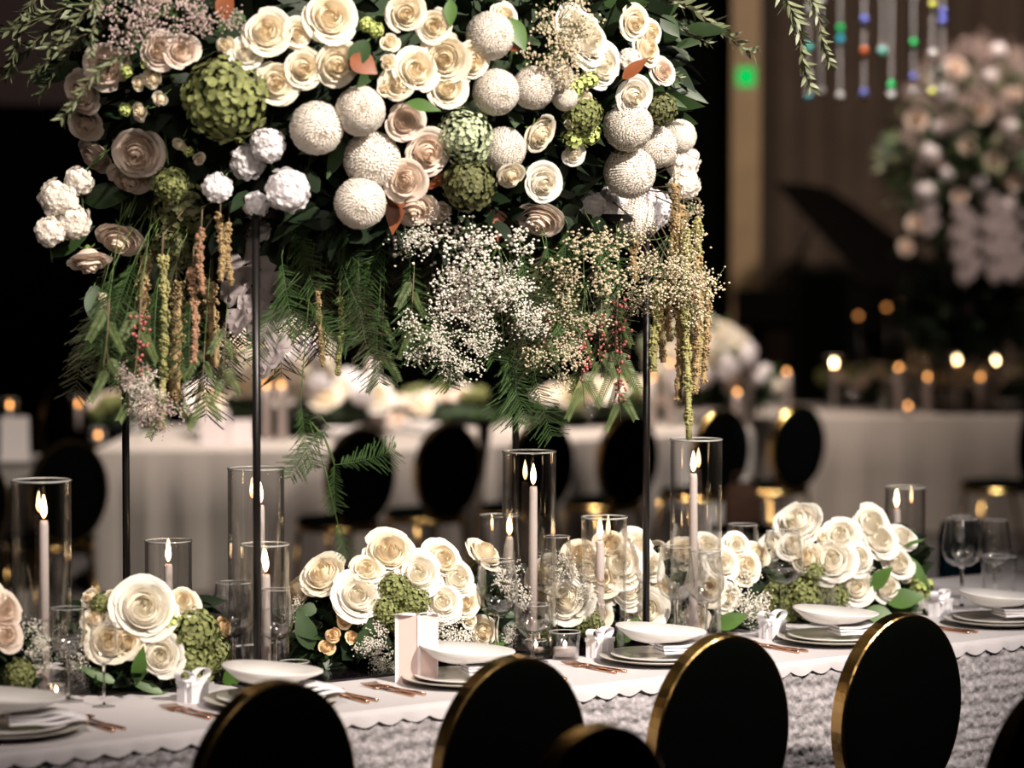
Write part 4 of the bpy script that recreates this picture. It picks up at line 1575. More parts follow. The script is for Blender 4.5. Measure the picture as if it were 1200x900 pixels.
low_arr('gap', 'the cream roses under the tallest candle vase', 825, 750, .20, .14, .28,
        [('rose', 800, 650, 22), ('rose_white', 780, 690, 22), ('rose', 832, 690, 20), ('rose', 870, 664, 22), ('rose_white', 862, 640, 16), ('rose', 888, 650, 16),
         ('gyp', 795, 670, 30), ('gyp', 870, 695, 30), ('gyp', 880, 715, 24), ('gyp', 800, 725, 26), ('gyp', 820, 660, 20), ('hydrangea', 780, 725, 22), ('hydrangea', 905, 700, 20),
         ('rose', 815, 725, 16), ('rose', 765, 655, 20), ('rose_white', 808, 668, 20), ('rose_white', 845, 660, 20), ('rose', 785, 665, 18), ('rose_white', 850, 700, 18), ('rose', 770, 715, 18), ('rose_white', 828, 640, 18)],
        360, [(840, 735, .8, -.4, 40, 22, 'leaf_bright'), (790, 745, -.6, -.6, 40, 20, 'leaf_bright'), (900, 735, -.6, -.8, 44, 22, 'leaf')])
low_arr('right', 'the bright white roses on the right', 985, 722, .27, .18, .31,
        [('rose_white', 937, 613, 30), ('rose_white', 985, 628, 24), ('rose_white', 1020, 615, 25), ('rose_white', 908, 641, 24), ('rose_white', 975, 657, 28), ('rose_white', 1030, 634, 24),
         ('rose_white', 1003, 655, 22), ('rose_white', 1052, 660, 20), ('rose_white', 1002, 687, 23), ('rose_white', 1038, 688, 20), ('rose_white', 1058, 630, 17), ('rose', 945, 655, 20),
         ('rose_white', 930, 640, 20), ('rosebud', 1062, 676, 9), ('rosebud', 963, 630, 12), ('hydrangea', 945, 700, 24), ('hydrangea', 978, 700, 18), ('hydrangea', 955, 672, 14), ('lime', 1078, 690, 14),
         ('rosebud', 1080, 680, 11), ('gyp', 1010, 668, 14), ('gyp', 1068, 706, 16), ('gyp', 900, 680, 20), ('hydrangea', 920, 715, 18)],
        520, [(1062, 652, .7, .9, 44, 14, 'leaf_bright'), (1040, 705, .9, -.2, 44, 26, 'leaf_bright'), (1015, 715, .6, .2, 40, 24, 'leaf_bright'), (1020, 690, .5, -.6, 36, 20, 'leaf_bright'),
              (1000, 720, -.3, -.8, 36, 20, 'leaf'), (1060, 640, .9, -.4, 26, 5, 'leaf_bright'), (955, 725, -.7, -.6, 34, 18, 'leaf'), (1045, 720, .7, -.3, 34, 18, 'leaf')])

BAND = {'upper': 'near the top of the tall arrangement', 'middle': 'mid-height in the tall arrangement', 'lower': 'near the bottom of the tall arrangement', '': ''}


def write_labels():
    for (arr, band, noun), lst in REG.items():
        by = {}
        for px, o, adj in lst:
            by.setdefault(adj, []).append((px, o))
        for adj, l2 in by.items():
            l2.sort(key=lambda q: q[0])
            for i, (px, o) in enumerate(l2):
                where = BAND[band] if arr == 'tall' else ARR.get(arr, arr)
                o['label'] = f'{adj} {noun}, {nth(i, len(l2))} {where}'
                o['group'] = 'flowers ' + (ARR.get(arr, arr))


# ------------------------------------------------------------------ candles in glass cylinders
def flame_mesh(mk):
    mb = MB()
    mb.lathe([(0.0003, 0.0), (0.0030, 0.004), (0.0050, 0.010), (0.0058, 0.016), (0.0046, 0.026), (0.0024, 0.036), (0.0003, 0.044)], 12)
    return mb.mesh('flame', M[mk])


FL, FLF = flame_mesh('flame'), flame_mesh('flame_far')
CYL = {}


def cyl_mesh(d, h):
    k = (d, h)
    if k not in CYL:
        r = d / 2
        wall = MB().lathe([(r, 0.0), (r, h)], 48).lathe([(r - 0.004, h), (r - 0.004, 0.012)], 48).lathe([(0.0001, 0), (r, 0)], 48).lathe([(r - 0.004, 0.012), (0.0001, 0.012)], 48)
        rim = MB().lathe([(r - 0.0005 + 0.0024 * math.cos(q), h + 0.0024 * math.sin(q)) for q in [2 * math.pi * i / 8 for i in range(8)]], 48, None, True)
        CYL[k] = (wall.mesh('glass_wall', M['glass']), rim.mesh('rim', M['glass_rim']))
    return CYL[k]


def candle_pair(cx, base_y, top_y, wpx, flame_x, ctop_y, label, clabel, far=False, group=None, lit=True, zb=TS, pos=None):
    p = onz(cx, base_y, zb) if pos is None else Vector(pos)
    k = (p - CP).length / F * 1.0
    k = p.y / F
    d = wpx * k
    h = (p - aty(cx, top_y, p.y)).z * -1
    t = thing('glass_cylinder_vase', label, 'vase', p, None, group)
    wl, rm = cyl_mesh(round(d, 3), round(h, 3))
    link('rim', rm, link('glass_wall', wl, t))
    cxx = (flame_x - cx) * k
    ch = aty(flame_x, ctop_y, p.y).z - p.z - 0.0125
    c = thing('taper_candle', clabel, 'candle', p + Vector((cxx * 0.8, 0, 0.0125)), None, 'lit taper candles' if not far else 'lit candles on the far tables')
    lean = cxx * 0.2
    top = Vector((lean, 0, ch))
    link('wax', MB().tube([(0, 0, 0), top * 0.97, top], lambda q: 0.0125 - 0.0035 * q, 16).mesh('wax', M['wax']), c)
    wk = link('wick', MB().tube([top, top + Vector((0.001, 0, 0.010))], 0.0012, 5).mesh('wick', M['wick']), c)
    link('flame', FLF if far else FL, wk, top + Vector((0.0, 0, 0.005)), None, (1.3, 1.3, 1.25) if not far else (1.9, 1.9, 1.1))
    return t


VG = 'glass cylinders with taper candles on the near table'
for a in [
    (50, 816, 563, 69, 53, 610, 'tall glass cylinder vase at the far left around a lit taper', 'tall lit white taper inside the far-left glass cylinder'),
    (198, 776, 634, 55, 198, 661, 'short glass cylinder behind the left white roses, around a lit candle', 'short lit candle glowing behind the left white roses'),
    (301, 784, 549, 66, 306, 592, 'tall glass cylinder behind the left front rod', 'lit taper half hidden by the left front rod'),
    (311, 797, 638, 57, 312, 673, 'short glass cylinder in front of the taller one at the left front rod', 'lit taper standing lowest, right of the left front rod'),
    (620, 764, 529, 63, 625, 570, 'tall glass cylinder just right of the rear rod', 'tall lit taper just right of the rear rod'),
    (585, 735, 604, 46, 597, 629, 'short glass cylinder behind wine glasses, left of the tall central one', 'thin lit candle left of the tall central taper'),
    (708, 760, 606, 54, 703, 634, 'short glass cylinder in front of white roses, left of the right rod', 'lit taper before the white roses, left of the right rod'),
    (815, 752, 515, 61, 812, 555, 'tallest glass cylinder, right of the right front rod', 'tall lit taper below the longest hanging tassel'),
    (1060, 702, 571, 47, 1050, 596, 'short glass cylinder behind the big right rose arrangement', 'short lit candle behind the big right rose arrangement'),
]:
    candle_pair(*a, group=VG)

# ------------------------------------------------------------------ glassware
FOOT = MB().lathe([(0.0002, 0.0), (0.036, 0.0), (0.036, 0.0015), (0.010, 0.0042), (0.0002, 0.0045)], 32).mesh('foot', M['glass'])


def wine_mesh():
    """unit: height 0.22"""
    bowl = [(0.004, 0.098), (0.018, 0.101), (0.032, 0.112), (0.040, 0.130), (0.041, 0.150), (0.037, 0.185), (0.033, 0.215)]
    inn = [(r - 0.0012, z) for r, z in reversed(bowl[1:])] + [(0.0003, 0.1035)]
    b = MB().lathe(bowl, 40).lathe(inn, 40)
    stem = MB().lathe([(0.0002, 0.004), (0.0052, 0.004), (0.0042, 0.012), (0.0034, 0.05), (0.0042, 0.090), (0.0075, 0.100), (0.0002, 0.104)], 28)
    rim = MB().lathe([(0.0327 + 0.0009 * math.cos(q), 0.215 + 0.0009 * math.sin(q)) for q in [2 * math.pi * i / 6 for i in range(6)]], 40, None, True)
    return b.mesh('bowl', M['glass']), stem.mesh('stem', M['glass_solid']), rim.mesh('rim', M['glass_rim'])


def coupe_mesh():
    bowl = [(0.004, 0.085), (0.018, 0.090), (0.034, 0.102), (0.042, 0.120), (0.041, 0.150), (0.039, 0.17)]
    inn = [(r - 0.0012, z) for r, z in reversed(bowl[1:])] + [(0.0003, 0.0895)]
    b = MB().lathe(bowl, 40).lathe(inn, 40)
    stem = MB().lathe([(0.0002, 0.004), (0.0052, 0.004), (0.004, 0.012), (0.0034, 0.05), (0.0045, 0.080), (0.009, 0.087), (0.0002, 0.091)], 28)
    rim = MB().lathe([(0.0387 + 0.0009 * math.cos(q), 0.17 + 0.0009 * math.sin(q)) for q in [2 * math.pi * i / 6 for i in range(6)]], 40, None, True)
    return b.mesh('bowl', M['glass']), stem.mesh('stem', M['glass_solid']), rim.mesh('rim', M['glass_rim'])


def tumbler_mesh():
    out = [(0.0002, 0.0), (0.034, 0.0), (0.036, 0.003), (0.040, 0.11)]
    inn = [(0.0385, 0.11), (0.0335, 0.010), (0.0002, 0.008)]
    b = MB().lathe(out, 36).lathe(inn, 36)
    base = MB().lathe([(0.0002, 0.0012), (0.033, 0.0012), (0.0332, 0.0072), (0.0002, 0.0074)], 36)
    rim = MB().lathe([(0.0392 + 0.0009 * math.cos(q), 0.11 + 0.0009 * math.sin(q)) for q in [2 * math.pi * i / 6 for i in range(6)]], 40, None, True)
    return b.mesh('glass_wall', M['glass']), base.mesh('base', M['glass']), rim.mesh('rim', M['glass_rim'])


WN, CU, TB = wine_mesh(), coupe_mesh(), tumbler_mesh()


def glassware(kind, cx, base_y, top_y, wpx, label):
    ms, names, H, Wd, nm, cat = {'wine': (WN, ('bowl', 'stem', 'rim'), .216, .082, 'wine_glass', 'wine glass'),
                                 'coupe': (CU, ('bowl', 'stem', 'rim'), .171, .084, 'champagne_glass', 'glass'),
                                 'tumbler': (TB, ('glass_wall', 'base', 'rim'), .111, .080, 'water_tumbler', 'tumbler')}[kind]
    p = onz(cx, base_y, TS)
    k = p.y / F
    h = aty(cx, top_y, p.y).z - p.z
    t = thing(nm, label, cat, p, None, 'glassware on the near table', (wpx * k / Wd, wpx * k / Wd, h / H))
    b_ = link(names[0], ms[0], t)
    link(names[1], ms[1], t)
    if kind != 'tumbler':
        link('foot', FOOT, t)
    link('rim', ms[2], b_)
    return t


for a in [
    ('wine', 274, 800, 682, 52, 'large clear wine glass between the green hydrangea and the lit taper'),
    ('wine', 323, 800, 690, 42, 'clear wine glass directly in front of the lowest lit taper'),
    ('coupe', 122, 828, 730, 32, 'small clear stemmed glass before the left white roses'),
    ('coupe', 80, 822, 712, 42, 'clear stemmed glass right beside the far-left cylinder vase'),
    ('wine', 6, 822, 700, 34, 'clear wine glass cut by the left edge'),
    ('tumbler', 96, 812, 745, 34, 'clear water tumbler between the two left stemmed glasses'),
    ('wine', 582, 776, 656, 52, 'large clear wine glass left of the central tall candle'),
    ('coupe', 624, 776, 708, 44, 'clear stemmed glass in front of the central tall candle'),
    ('wine', 652, 762, 628, 40, 'tall clear wine glass behind the central votive'),
    ('wine', 792, 757, 640, 46, 'clear wine glass just right of the right front rod'),
    ('wine', 827, 757, 645, 44, 'clear wine glass in front of the tallest candle cylinder'),
    ('coupe', 870, 728, 614, 38, 'clear stemmed glass left of the big right arrangement, catching a bright rim'),
    ('wine', 917, 738, 622, 50, 'large clear wine glass in front of the big right arrangement'),
    ('tumbler', 966, 732, 672, 40, 'clear water tumbler in front of the big right arrangement'),
    ('wine', 1127, 712, 607, 48, 'large clear wine glass at the right, left of its neighbour'),
    ('wine', 1165, 706, 609, 38, 'clear wine glass second from the right edge'),
    ('tumbler', 1170, 712, 651, 42, 'clear water tumbler nearest the right edge'),
    ('tumbler', 860, 734, 690, 34, 'clear water tumbler behind the third chair, beside a leaf'),
    ('wine', 1127, 700, 604, 30, 'slim clear glass behind the large wine glass at the right'),
]:
    glassware(*a)


# tea lights in votive glasses
def votive(cx, base_y, wpx, hpx, label):
    p = onz(cx, base_y, TS)
    k = p.y / F
    W_, H_ = wpx * k / 2, hpx * k
    t = thing('votive_holder', label, 'candle holder', p, None, 'votives on the near table')
    link('glass_wall', MB().lathe([(0.0001, 0), (W_ * .86, 0), (W_, H_)], 32).lathe([(W_ - .0025, H_), (W_ * .86 - .003, .008), (0.0001, .008)], 32).mesh('glass_wall', M['glass']), t)
    link('rim', MB().lathe([(W_ - .001 + 0.0014 * math.cos(q), H_ + 0.0014 * math.sin(q)) for q in [2 * math.pi * i / 6 for i in range(6)]], 32, None, True).mesh('rim', M['glass_rim']), t)
    c = thing('tea_light', 'lit tea light inside the ' + label, 'candle', p + Vector((0, 0, 0.0085)))
    link('wax', MB().lathe([(0.0001, 0), (W_ * .7, 0), (W_ * .72, H_ * .3), (0.0001, H_ * .3)], 24).mesh('wax', M['wax']), c)
    link('flame', FL, c, (0, 0, H_ * .3 + .001), None, (0.75, 0.75, 0.4))


votive(345, 803, 36, 28, 'votive glass between the left rod and the dark leaves')
votive(662, 772, 38, 32, 'votive glass in front of the white rose, right of centre')
votive(66, 822, 22, 20, 'votive glass at the foot of the far-left cylinder')
votive(628, 768, 26, 18, 'low votive glass behind the second chair')
t = thing('votive_tray', 'thin white square tray under the right-of-centre votive', 'tray', onz(662, 772, TS) + Vector((0, 0, -0.0005)), (0, 0, A))
link('tray', MB().box((0, 0, 0.0002), (0.12, 0.12, 0.0004)).mesh('tray', M['china'], False), t)

# ------------------------------------------------------------------ place settings
def teardrop(r0, tip, th):
    """outline radius: round with a soft drawn-out tip at angle 0"""
    a = abs((th + math.pi) % (2 * math.pi) - math.pi)
    return r0 * (1 + tip * max(0, math.cos(a)) ** 3)


def shaped_bowl():
    n = 48
    mb = MB()
    prof = [(0.001, 0.006), (0.30, 0.006), (0.62, 0.014), (1.0, 0.040), (0.985, 0.044), (0.62, 0.020), (0.30, 0.0120), (0.001, 0.012)]
    vv, ff = [], []
    for f_, z in prof:
        for i in range(n):
            th = 2 * math.pi * i / n
            r = teardrop(0.098, 0.42, th) * f_
            rise = 0.012 * (f_ > .9) * (-math.cos(th)) * 0.4
            vv.append((r * math.cos(th), r * 0.92 * math.sin(th), z + rise))
    for j in range(len(prof) - 1):
        for i in range(n):
            i2 = (i + 1) % n
            ff.append((j * n + i, j * n + i2, (j + 1) * n + i2, (j + 1) * n + i))
    return mb.add(vv, ff).mesh('bowl', M['china'])


def plate_mesh(R, h, m):
    return MB().lathe([(0.0005, 0.001), (R * .6, 0.001), (R * .66, 0.004), (R * .985, h), (R, h + .002), (R * .98, h + .003), (R * .66, .0075), (R * .6, .0055), (0.0005, .0055)], 56).mesh('plate', m)


def fork_mb():
    mb = MB()
    mb.tube([(0, -0.10, 0.004), (0, -0.02, 0.003), (0, 0.04, 0.004)], lambda q: 0.0042 - 0.0018 * q, 8)
    mb.box((0, 0.052, 0.004), (0.022, 0.026, 0.002))
    for k in range(4):
        x = -0.0093 + 0.0062 * k
        mb.tube([(x, 0.062, 0.004), (x, 0.085, 0.003), (x, 0.108, 0.008)], 0.0013, 5)
    return mb


def knife_mb():
    mb = MB()
    mb.tube([(0, -0.11, 0.004), (0, -0.06, 0.005), (0, 0.0, 0.004)], lambda q: 0.0055 - 0.0015 * q, 8)
    mb.leaf((0, -0.004, 0.004), (0, 1, 0), (0, 0, 1), 0.125, 0.024, 0, 8, 0)
    mb.leaf((0, -0.004, 0.0028), (0, 1, 0), (0, 0, -1), 0.125, 0.024, 0, 8, 0)
    return mb


def spoon_mb():
    mb = MB()
    mb.tube([(0, -0.10, 0.004), (0, -0.02, 0.003), (0, 0.05, 0.004)], lambda q: 0.0042 - 0.0018 * q, 8)
    vv, ff = [], []
    for j in range(5):
        f_ = j / 4
        for i in range(20):
            th = 2 * math.pi * i / 20
            vv.append((0.018 * f_ * math.cos(th), 0.075 + 0.028 * f_ * math.sin(th), 0.003 + 0.006 * f_ * f_))
    for j in range(4):
        for i in range(20):
            i2 = (i + 1) % 20
            ff.append((j * 20 + i, j * 20 + i2, (j + 1) * 20 + i2, (j + 1) * 20 + i))
    return mb.add(vv, ff)


PM = {'charger': plate_mesh(0.158, 0.016, M['charger']), 'dinner': plate_mesh(0.128, 0.014, M['china']), 'bowl': shaped_bowl(),
      'fork': fork_mb().mesh('fork', M['copper']), 'knife': knife_mb().mesh('knife', M['copper']), 'spoon': spoon_mb().mesh('spoon', M['copper'])}


def napkin_mesh():
    mb = MB()
    r_ = random.Random(4)
    for k in range(3):
        z = 0.004 + 0.008 * k
        n = 24
        vv, ff = [], []
        L = 0.17 - 0.012 * k
        for i in range(n + 1):
            q = i / n
            x = -0.03 + L * q
            zz = z + 0.005 * math.sin(q * 9 + k) * q
            for (y, dz) in ((-0.045, 0), (-0.051, .0030), (-0.045, .006), (0, .0065), (0.045, .006), (0.051, .0030), (0.045, 0), (0, 0)):
                vv.append((x, y * (1 - .12 * k) * (1 + .1 * math.sin(q * 5)), zz + dz))
        for i in range(n):
            for j in range(8):
                j2 = (j + 1) % 8
                ff.append((i * 8 + j, i * 8 + j2, (i + 1) * 8 + j2, (i + 1) * 8 + j))
        ff.append(tuple(range(8)))
        ff.append(tuple(n * 8 + j for j in range(8))[::-1])
        mb.add(vv, ff)
    return mb.mesh('napkin', M['napkin'])


PM['napkin'] = napkin_mesh()
PM['ring'] = MB().lathe([(0.055, -.008), (0.057, -.008), (0.057, .008), (0.055, .008)], 24, Matrix.Translation((0.05, 0, 0.016)) @ Matrix.Rotation(math.pi / 2, 4, 'Y') @ Matrix.Scale(0.27, 4, (1, 0, 0)), True).mesh('napkin_band', M['china'])


def favor(p, rot, label):
    t = thing('favour_box', label, 'gift box', p, (0, 0, rot), 'favour boxes at the place settings')
    link('box', MB().box((0, 0, 0.022), (0.052, 0.052, 0.044)).box((0, 0, 0.046), (0.056, 0.056, 0.010)).mesh('box', M['ribbon'], False), t)
    mb = MB()
    for s_ in (-1, 1):
        pts = []
        for i in range(13):
            q = i / 12 * math.pi * 2
            pts.append((s_ * (0.024 - 0.024 * math.cos(q)), 0, 0.056 + 0.014 * math.sin(q) + 0.010 * (1 - math.cos(q)) * .5))
        vv, ff = [], []
        for x, y, z in pts:
            vv += [(x, -0.012, z), (x, 0.012, z)]
        for i in range(12):
            ff.append((2 * i, 2 * i + 1, 2 * i + 3, 2 * i + 2))
        mb.add(vv, ff)
        mb.leaf((0, 0, 0.054), (s_ * .8, -.5, -.1), (0, 0, 1), 0.045, 0.016, 0.25, 4)
    mb.lathe([(a * .009, b * .008 + 0.058) for a, b in sphere_prof(1, n=6)], 10)
    link('bow', mb.mesh('bow', M['ribbon']), t)
    link('ribbon', MB().box((0, 0, 0.0262), (0.0575, 0.012, 0.0512)).box((0, 0, 0.0262), (0.012, 0.0575, 0.0512)).mesh('ribbon', M['ribbon'], False), t)
    return t


u4, v4 = uv_of(onz(772, 775, TS))
WHERE = ['at the lower left corner', 'behind the first front chair', 'behind the second front chair, beside the blush card', 'between the second and third front chairs',
         'between the third and fourth front chairs', 'at the right edge behind the fourth chair']
for i in range(6):
    u = u4 + (i - 3) * 0.605 + (0.0, 0.055, 0, 0, 0, 0.02)[i]
    v = v4 - 0.005
    where = WHERE[i]
    o = T(u, v, TS)
    r = (0, 0, A)

    def one(name, key, lab, cat, dx, dy, dz, extra=0.0, grp=None):
        q = thing(name, lab + ' ' + where, cat, o + TU * dx + TV * dy + Vector((0, 0, dz)), (0, 0, A + extra), grp)
        return q
    t = props(link('charger_plate', PM['charger'], None, o, r), 'wide grey-glazed charger plate ' + where, 'plate', 'charger plates')
    t = props(link('dinner_plate', PM['dinner'], None, o + Vector((0, 0, 0.0065)), r), 'white dinner plate on the charger ' + where, 'plate', 'dinner plates')
    nk = one('napkin', 0, 'folded white napkin under the bowl', 'napkin', 0.02, -0.015, 0.0205, -0.35, 'napkins')
    link('folded_cloth', PM['napkin'], nk)
    bw = props(link('bowl', PM['bowl'], None, o + TU * -0.015 + TV * 0.012 + Vector((0, 0, 0.044)), (0.03, 0.04, A - 0.45)), 'white teardrop-shaped bowl topping the plates ' + where, 'bowl', 'teardrop bowls')
    for j, (nm, dx, ang) in enumerate([('fork', -0.196, 0.06), ('fork', -0.224, 0.02), ('knife', 0.190, -0.03), ('spoon', 0.218, 0.02)]):
        lab = {('fork', 0): 'rose-gold fork next to the plates', ('fork', 1): 'outer rose-gold fork', ('knife', 2): 'rose-gold knife right of the plates', ('spoon', 3): 'rose-gold spoon outside the knife'}[(nm, j)]
        props(link(nm, PM[nm], None, o + TU * dx + TV * (0.0 if nm == 'fork' else -.01), (0, 0, A + ang)), lab + ' ' + where, nm, 'rose-gold cutlery')
for x, y, rr, l in [(226, 822, .2, 'white favour box with a bow, left of the first front chair'), (703, 770, .3, 'white favour box with a bow, beside the bowl right of the second chair'),
                 (905, 748, .1, 'white favour box with a bow, above the third front chair'), (1102, 722, .4, 'white favour box with a bow, above the fourth front chair')]:
    favor(onz(x, y, TS), A + rr, l)

# the folded blush card standing beside the second chair
p = onz(489, 800, TS)
k = p.y / F
t = thing('menu_card', 'blush folded card standing upright on the cloth left of the second chair', 'card', p, (0, 0, 0.0))
w1, w2, hh = 27 * k, 20 * k, 80 * k
th1, th2 = math.radians(20), math.radians(-38)


def panel(x0, y0, ang, wd, h, m, name):
    mb = MB().box((wd / 2, 0, h / 2), (wd, 0.003, h))
    q = link(name, mb.mesh(name, m, False), t, (x0, y0, 0), (0, 0, ang))
    return q


panel(-0.050, 0.0, -0.25, 0.056, hh, M['card'], 'panel')
panel(0.005, -0.014, 0.55, 0.050, hh, M['card'], 'panel')
panel(-0.050, 0.001, 0.75, 0.06, hh, M['card_edge'], 'panel')
mb = MB()
for (x, y) in ((-0.050, 0), (0.005, -0.0145), (0.047, 0.013)):
    mb.box((x, y, hh / 2), (0.007, 0.006, hh + 0.004))
link('fold', mb.mesh('fold', M['card_edge'], False), t)
mb = MB()
for s_, yy in ((-1, -.01), (1, 0.0)):
    mb.leaf((0, yy, hh + 0.002), (s_ * 1.0, .1, 0.12), (0, 0, 1), 0.062, 0.026, 0.15, 6)
link('bow', mb.mesh('bow', M['ribbon']), t)

# ------------------------------------------------------------------ far tables
def far_table(name, pts, label, depth=1.1, z=TZ, ext=None):
    """front edge along pts (world), extruded away from the camera"""
    t = thing('banquet_table', label, 'table', (pts[0].x, pts[0].y, 0))
    o = Vector((pts[0].x, pts[0].y, 0))
    a, b = pts[0] - o, pts[-1] - o
    d = (b - a)
    d.z = 0
    d.normalize()
    nrm = Vector((-d.y, d.x, 0))
    if nrm.y < 0:
        nrm = -nrm
    if ext is not None:
        nrm = Vector(ext)
    # board and legs
    L = (b - a).length
    ang = math.atan2(d.y, d.x)
    Mx = Matrix.Rotation(ang, 4, 'Z')
    i0, i1 = d * .02, d * (L - .02)
    qd = [i0 + nrm * .02, i1 + nrm * .02, i1 + nrm * (depth - .02), i0 + nrm * (depth - .02)]
    link('tabletop', MB().add([(p_.x, p_.y, z - .04) for p_ in qd] + [(p_.x, p_.y, z - .006) for p_ in qd], [(3, 2, 1, 0), (4, 5, 6, 7), (0, 1, 5, 4), (1, 2, 6, 5), (2, 3, 7, 6), (3, 0, 4, 7)]).mesh('tabletop', wood, False), t)
    for q in (0.06, 0.94):
        for e in (0.1, depth - 0.1):
            c = a + d * (L * q) + nrm * e
            link('leg', MB().tube([(c.x, c.y, 0), (c.x, c.y, z - .05)], 0.02, 8).mesh('leg', M['black_metal']), t)
    c = thing('tablecloth', 'ivory cloth over the ' + label, 'tablecloth', (pts[0].x, pts[0].y, 0))
    mb = MB()
    vv, ff = [], []
    # rounded loop of the outline
    loop = [a, b, b + nrm * depth, a + nrm * depth]
    ring = []
    for i in range(4):
        p0, p1 = loop[i], loop[(i + 1) % 4]
        n_ = 60 if i % 2 == 0 else 24
        for j in range(n_):
            q = p0.lerp(p1, j / n_)
            ring.append((q, (p1 - p0).normalized().cross(Vector((0, 0, 1)))))
    n_ = len(ring)
    for j, (q, nn) in enumerate(ring):
        f_ = 0.02 * math.sin(j * 0.9) + 0.012 * math.sin(j * 2.3)
        vv.append((q.x, q.y, z))
        vv.append((q.x + nn.x * .006, q.y + nn.y * .006, z - .01))
        vv.append((q.x + nn.x * (.02 + f_), q.y + nn.y * (.02 + f_), z - .35))
        vv.append((q.x + nn.x * (.035 + 1.5 * f_), q.y + nn.y * (.035 + 1.5 * f_), 0.01))
    for j in range(n_):
        j2 = (j + 1) % n_
        for kk in range(3):
            ff.append((j * 4 + kk, j * 4 + kk + 1, j2 * 4 + kk + 1, j2 * 4 + kk))
    mb.add(vv, ff)
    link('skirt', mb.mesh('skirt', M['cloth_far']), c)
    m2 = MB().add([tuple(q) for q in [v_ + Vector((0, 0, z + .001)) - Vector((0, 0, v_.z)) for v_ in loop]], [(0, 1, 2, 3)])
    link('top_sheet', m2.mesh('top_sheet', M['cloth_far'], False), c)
    return d, nrm


EA = [onz(108, 529, TZ), onz(553, 527, TZ)]
EB = [onz(574, 523.5, TZ), onz(882, 505, TZ)]
EC = [onz(884, 490, TZ), onz(1330, 487, TZ)]
ED = [onz(-160, 552, TZ), onz(52, 549, TZ)]
far_table('a', EA, 'far table behind the left candles', 2.3, TZ, (0, 1, 0))
far_table('b', EB, 'slanting far table behind the right rod', 2.4, TZ, (0, 1, 0))
far_table('c', EC, 'far table on the right with the tall candle row', 1.8, TZ, (0, 1, 0))
far_table('d', ED, 'far table cut off by the left edge', 1.0)

# far flowers: mounds and beds, each bloom its own
FG = {}


def far_bed(pxs, base_py, spread_y, n, rpx, key, lab, kinds, height=0.14, depth=0.5, Yoff=0.35, nleaf=200):
    """blooms scattered between pixel columns pxs at the table behind; the bed sits on the table"""
    r_ = random.Random(int(pxs[0]) + 3)
    pa, pb = onz(pxs[0], base_py[0], TZ), onz(pxs[1], base_py[1], TZ)
    mid = (pa + pb) / 2
    d = (pb - pa)
    L = d.length
    ang = math.atan2(d.y, d.x)
    g_ = thing('flower_dish', 'long low dish of dark leaves under ' + lab, 'flower dish', mid, (0, 0, ang))
    link('dish', MB().lathe([(0.001, 0.0), (0.9, 0.0), (1.0, 1.0), (0.95, 1.0), (0.001, .3)], 32).mesh('dish', M['black_mirror']), g_, (0, 0, 0), None, (L / 2, depth / 2, 0.04))
    leaf_mass('foliage', (0, 0, height * .4), (L / 2, depth / 2, height * .5), 0, nleaf, 0.09, 0.04, M['leaf'], int(pxs[0]), 0.0, 0.3, g_, (), .98, height * .9)
    core('floral_foam', (0, 0, height * .4), (L / 2, depth / 2, height * .55), 0, M['foam'], g_, .8)
    for i in range(n):
        q = r_.uniform(-1, 1)
        e = r_.uniform(-1, 0.6)
        hz = math.sqrt(max(0, 1 - (q * q * .5 + e * e * .6)))
        loc = mid + d.normalized() * (q * L / 2 * .96) + Vector((-math.sin(ang), math.cos(ang), 0)) * (e * depth / 2) + Vector((0, 0, 0.04 + height * hz))
        k_ = kinds[i % len(kinds)]
        nm, noun, adj, cat = KINDS[k_]
        flower(k_, loc, Vector((r_.uniform(-.4, .4), -0.7 + r_.uniform(-.2, .2), 1)), rpx * loc.y / F * r_.uniform(.8, 1.2), 'far', '', 1.0,
               'auto:in ' + lab)


def far_mound(cx, cy, wpx, hpx, Y, n, lab, kinds, rpx=14):
    r_ = random.Random(int(cx))
    a, c = wpx / 2 * Y / F, hpx / 2 * Y / F
    Cn = aty(cx, cy, Y)
    g_ = thing('flower_pedestal', 'slim pedestal holding ' + lab, 'pedestal', (Cn.x, Cn.y, TZ + .002))
    zz = Cn.z - TZ
    link('stem', MB().lathe([(.001, 0), (.10, 0), (.10, .01), (.02, .02), (.015, zz * .7), (.05, zz * .9), (.001, zz)], 24).mesh('stem', M['glass']), g_)
    core('floral_foam', (0, 0, zz), (a, a, c), 0, M['foam'], g_, .7)
    leaf_mass('foliage', (0, 0, zz), (a, a, c), 0, 90, .10, .05, M['leaf'], int(cx), None, .7, g_)
    for i in range(n):
        th = math.acos(1 - (i + .5) / n * 1.6)
        ph = i * 2.39996
        v_ = Vector((math.sin(th) * math.cos(ph), math.sin(th) * math.sin(ph), math.cos(th)))
        if v_.y > .5:
            continue
        k_ = kinds[i % len(kinds)]
        nm, noun, adj, cat = KINDS[k_]
        flower(k_, Cn + Vector((v_.x * a, v_.y * a, v_.z * c)), v_, rpx * Y / F, 'far', '', 1.0, 'auto:in ' + lab)


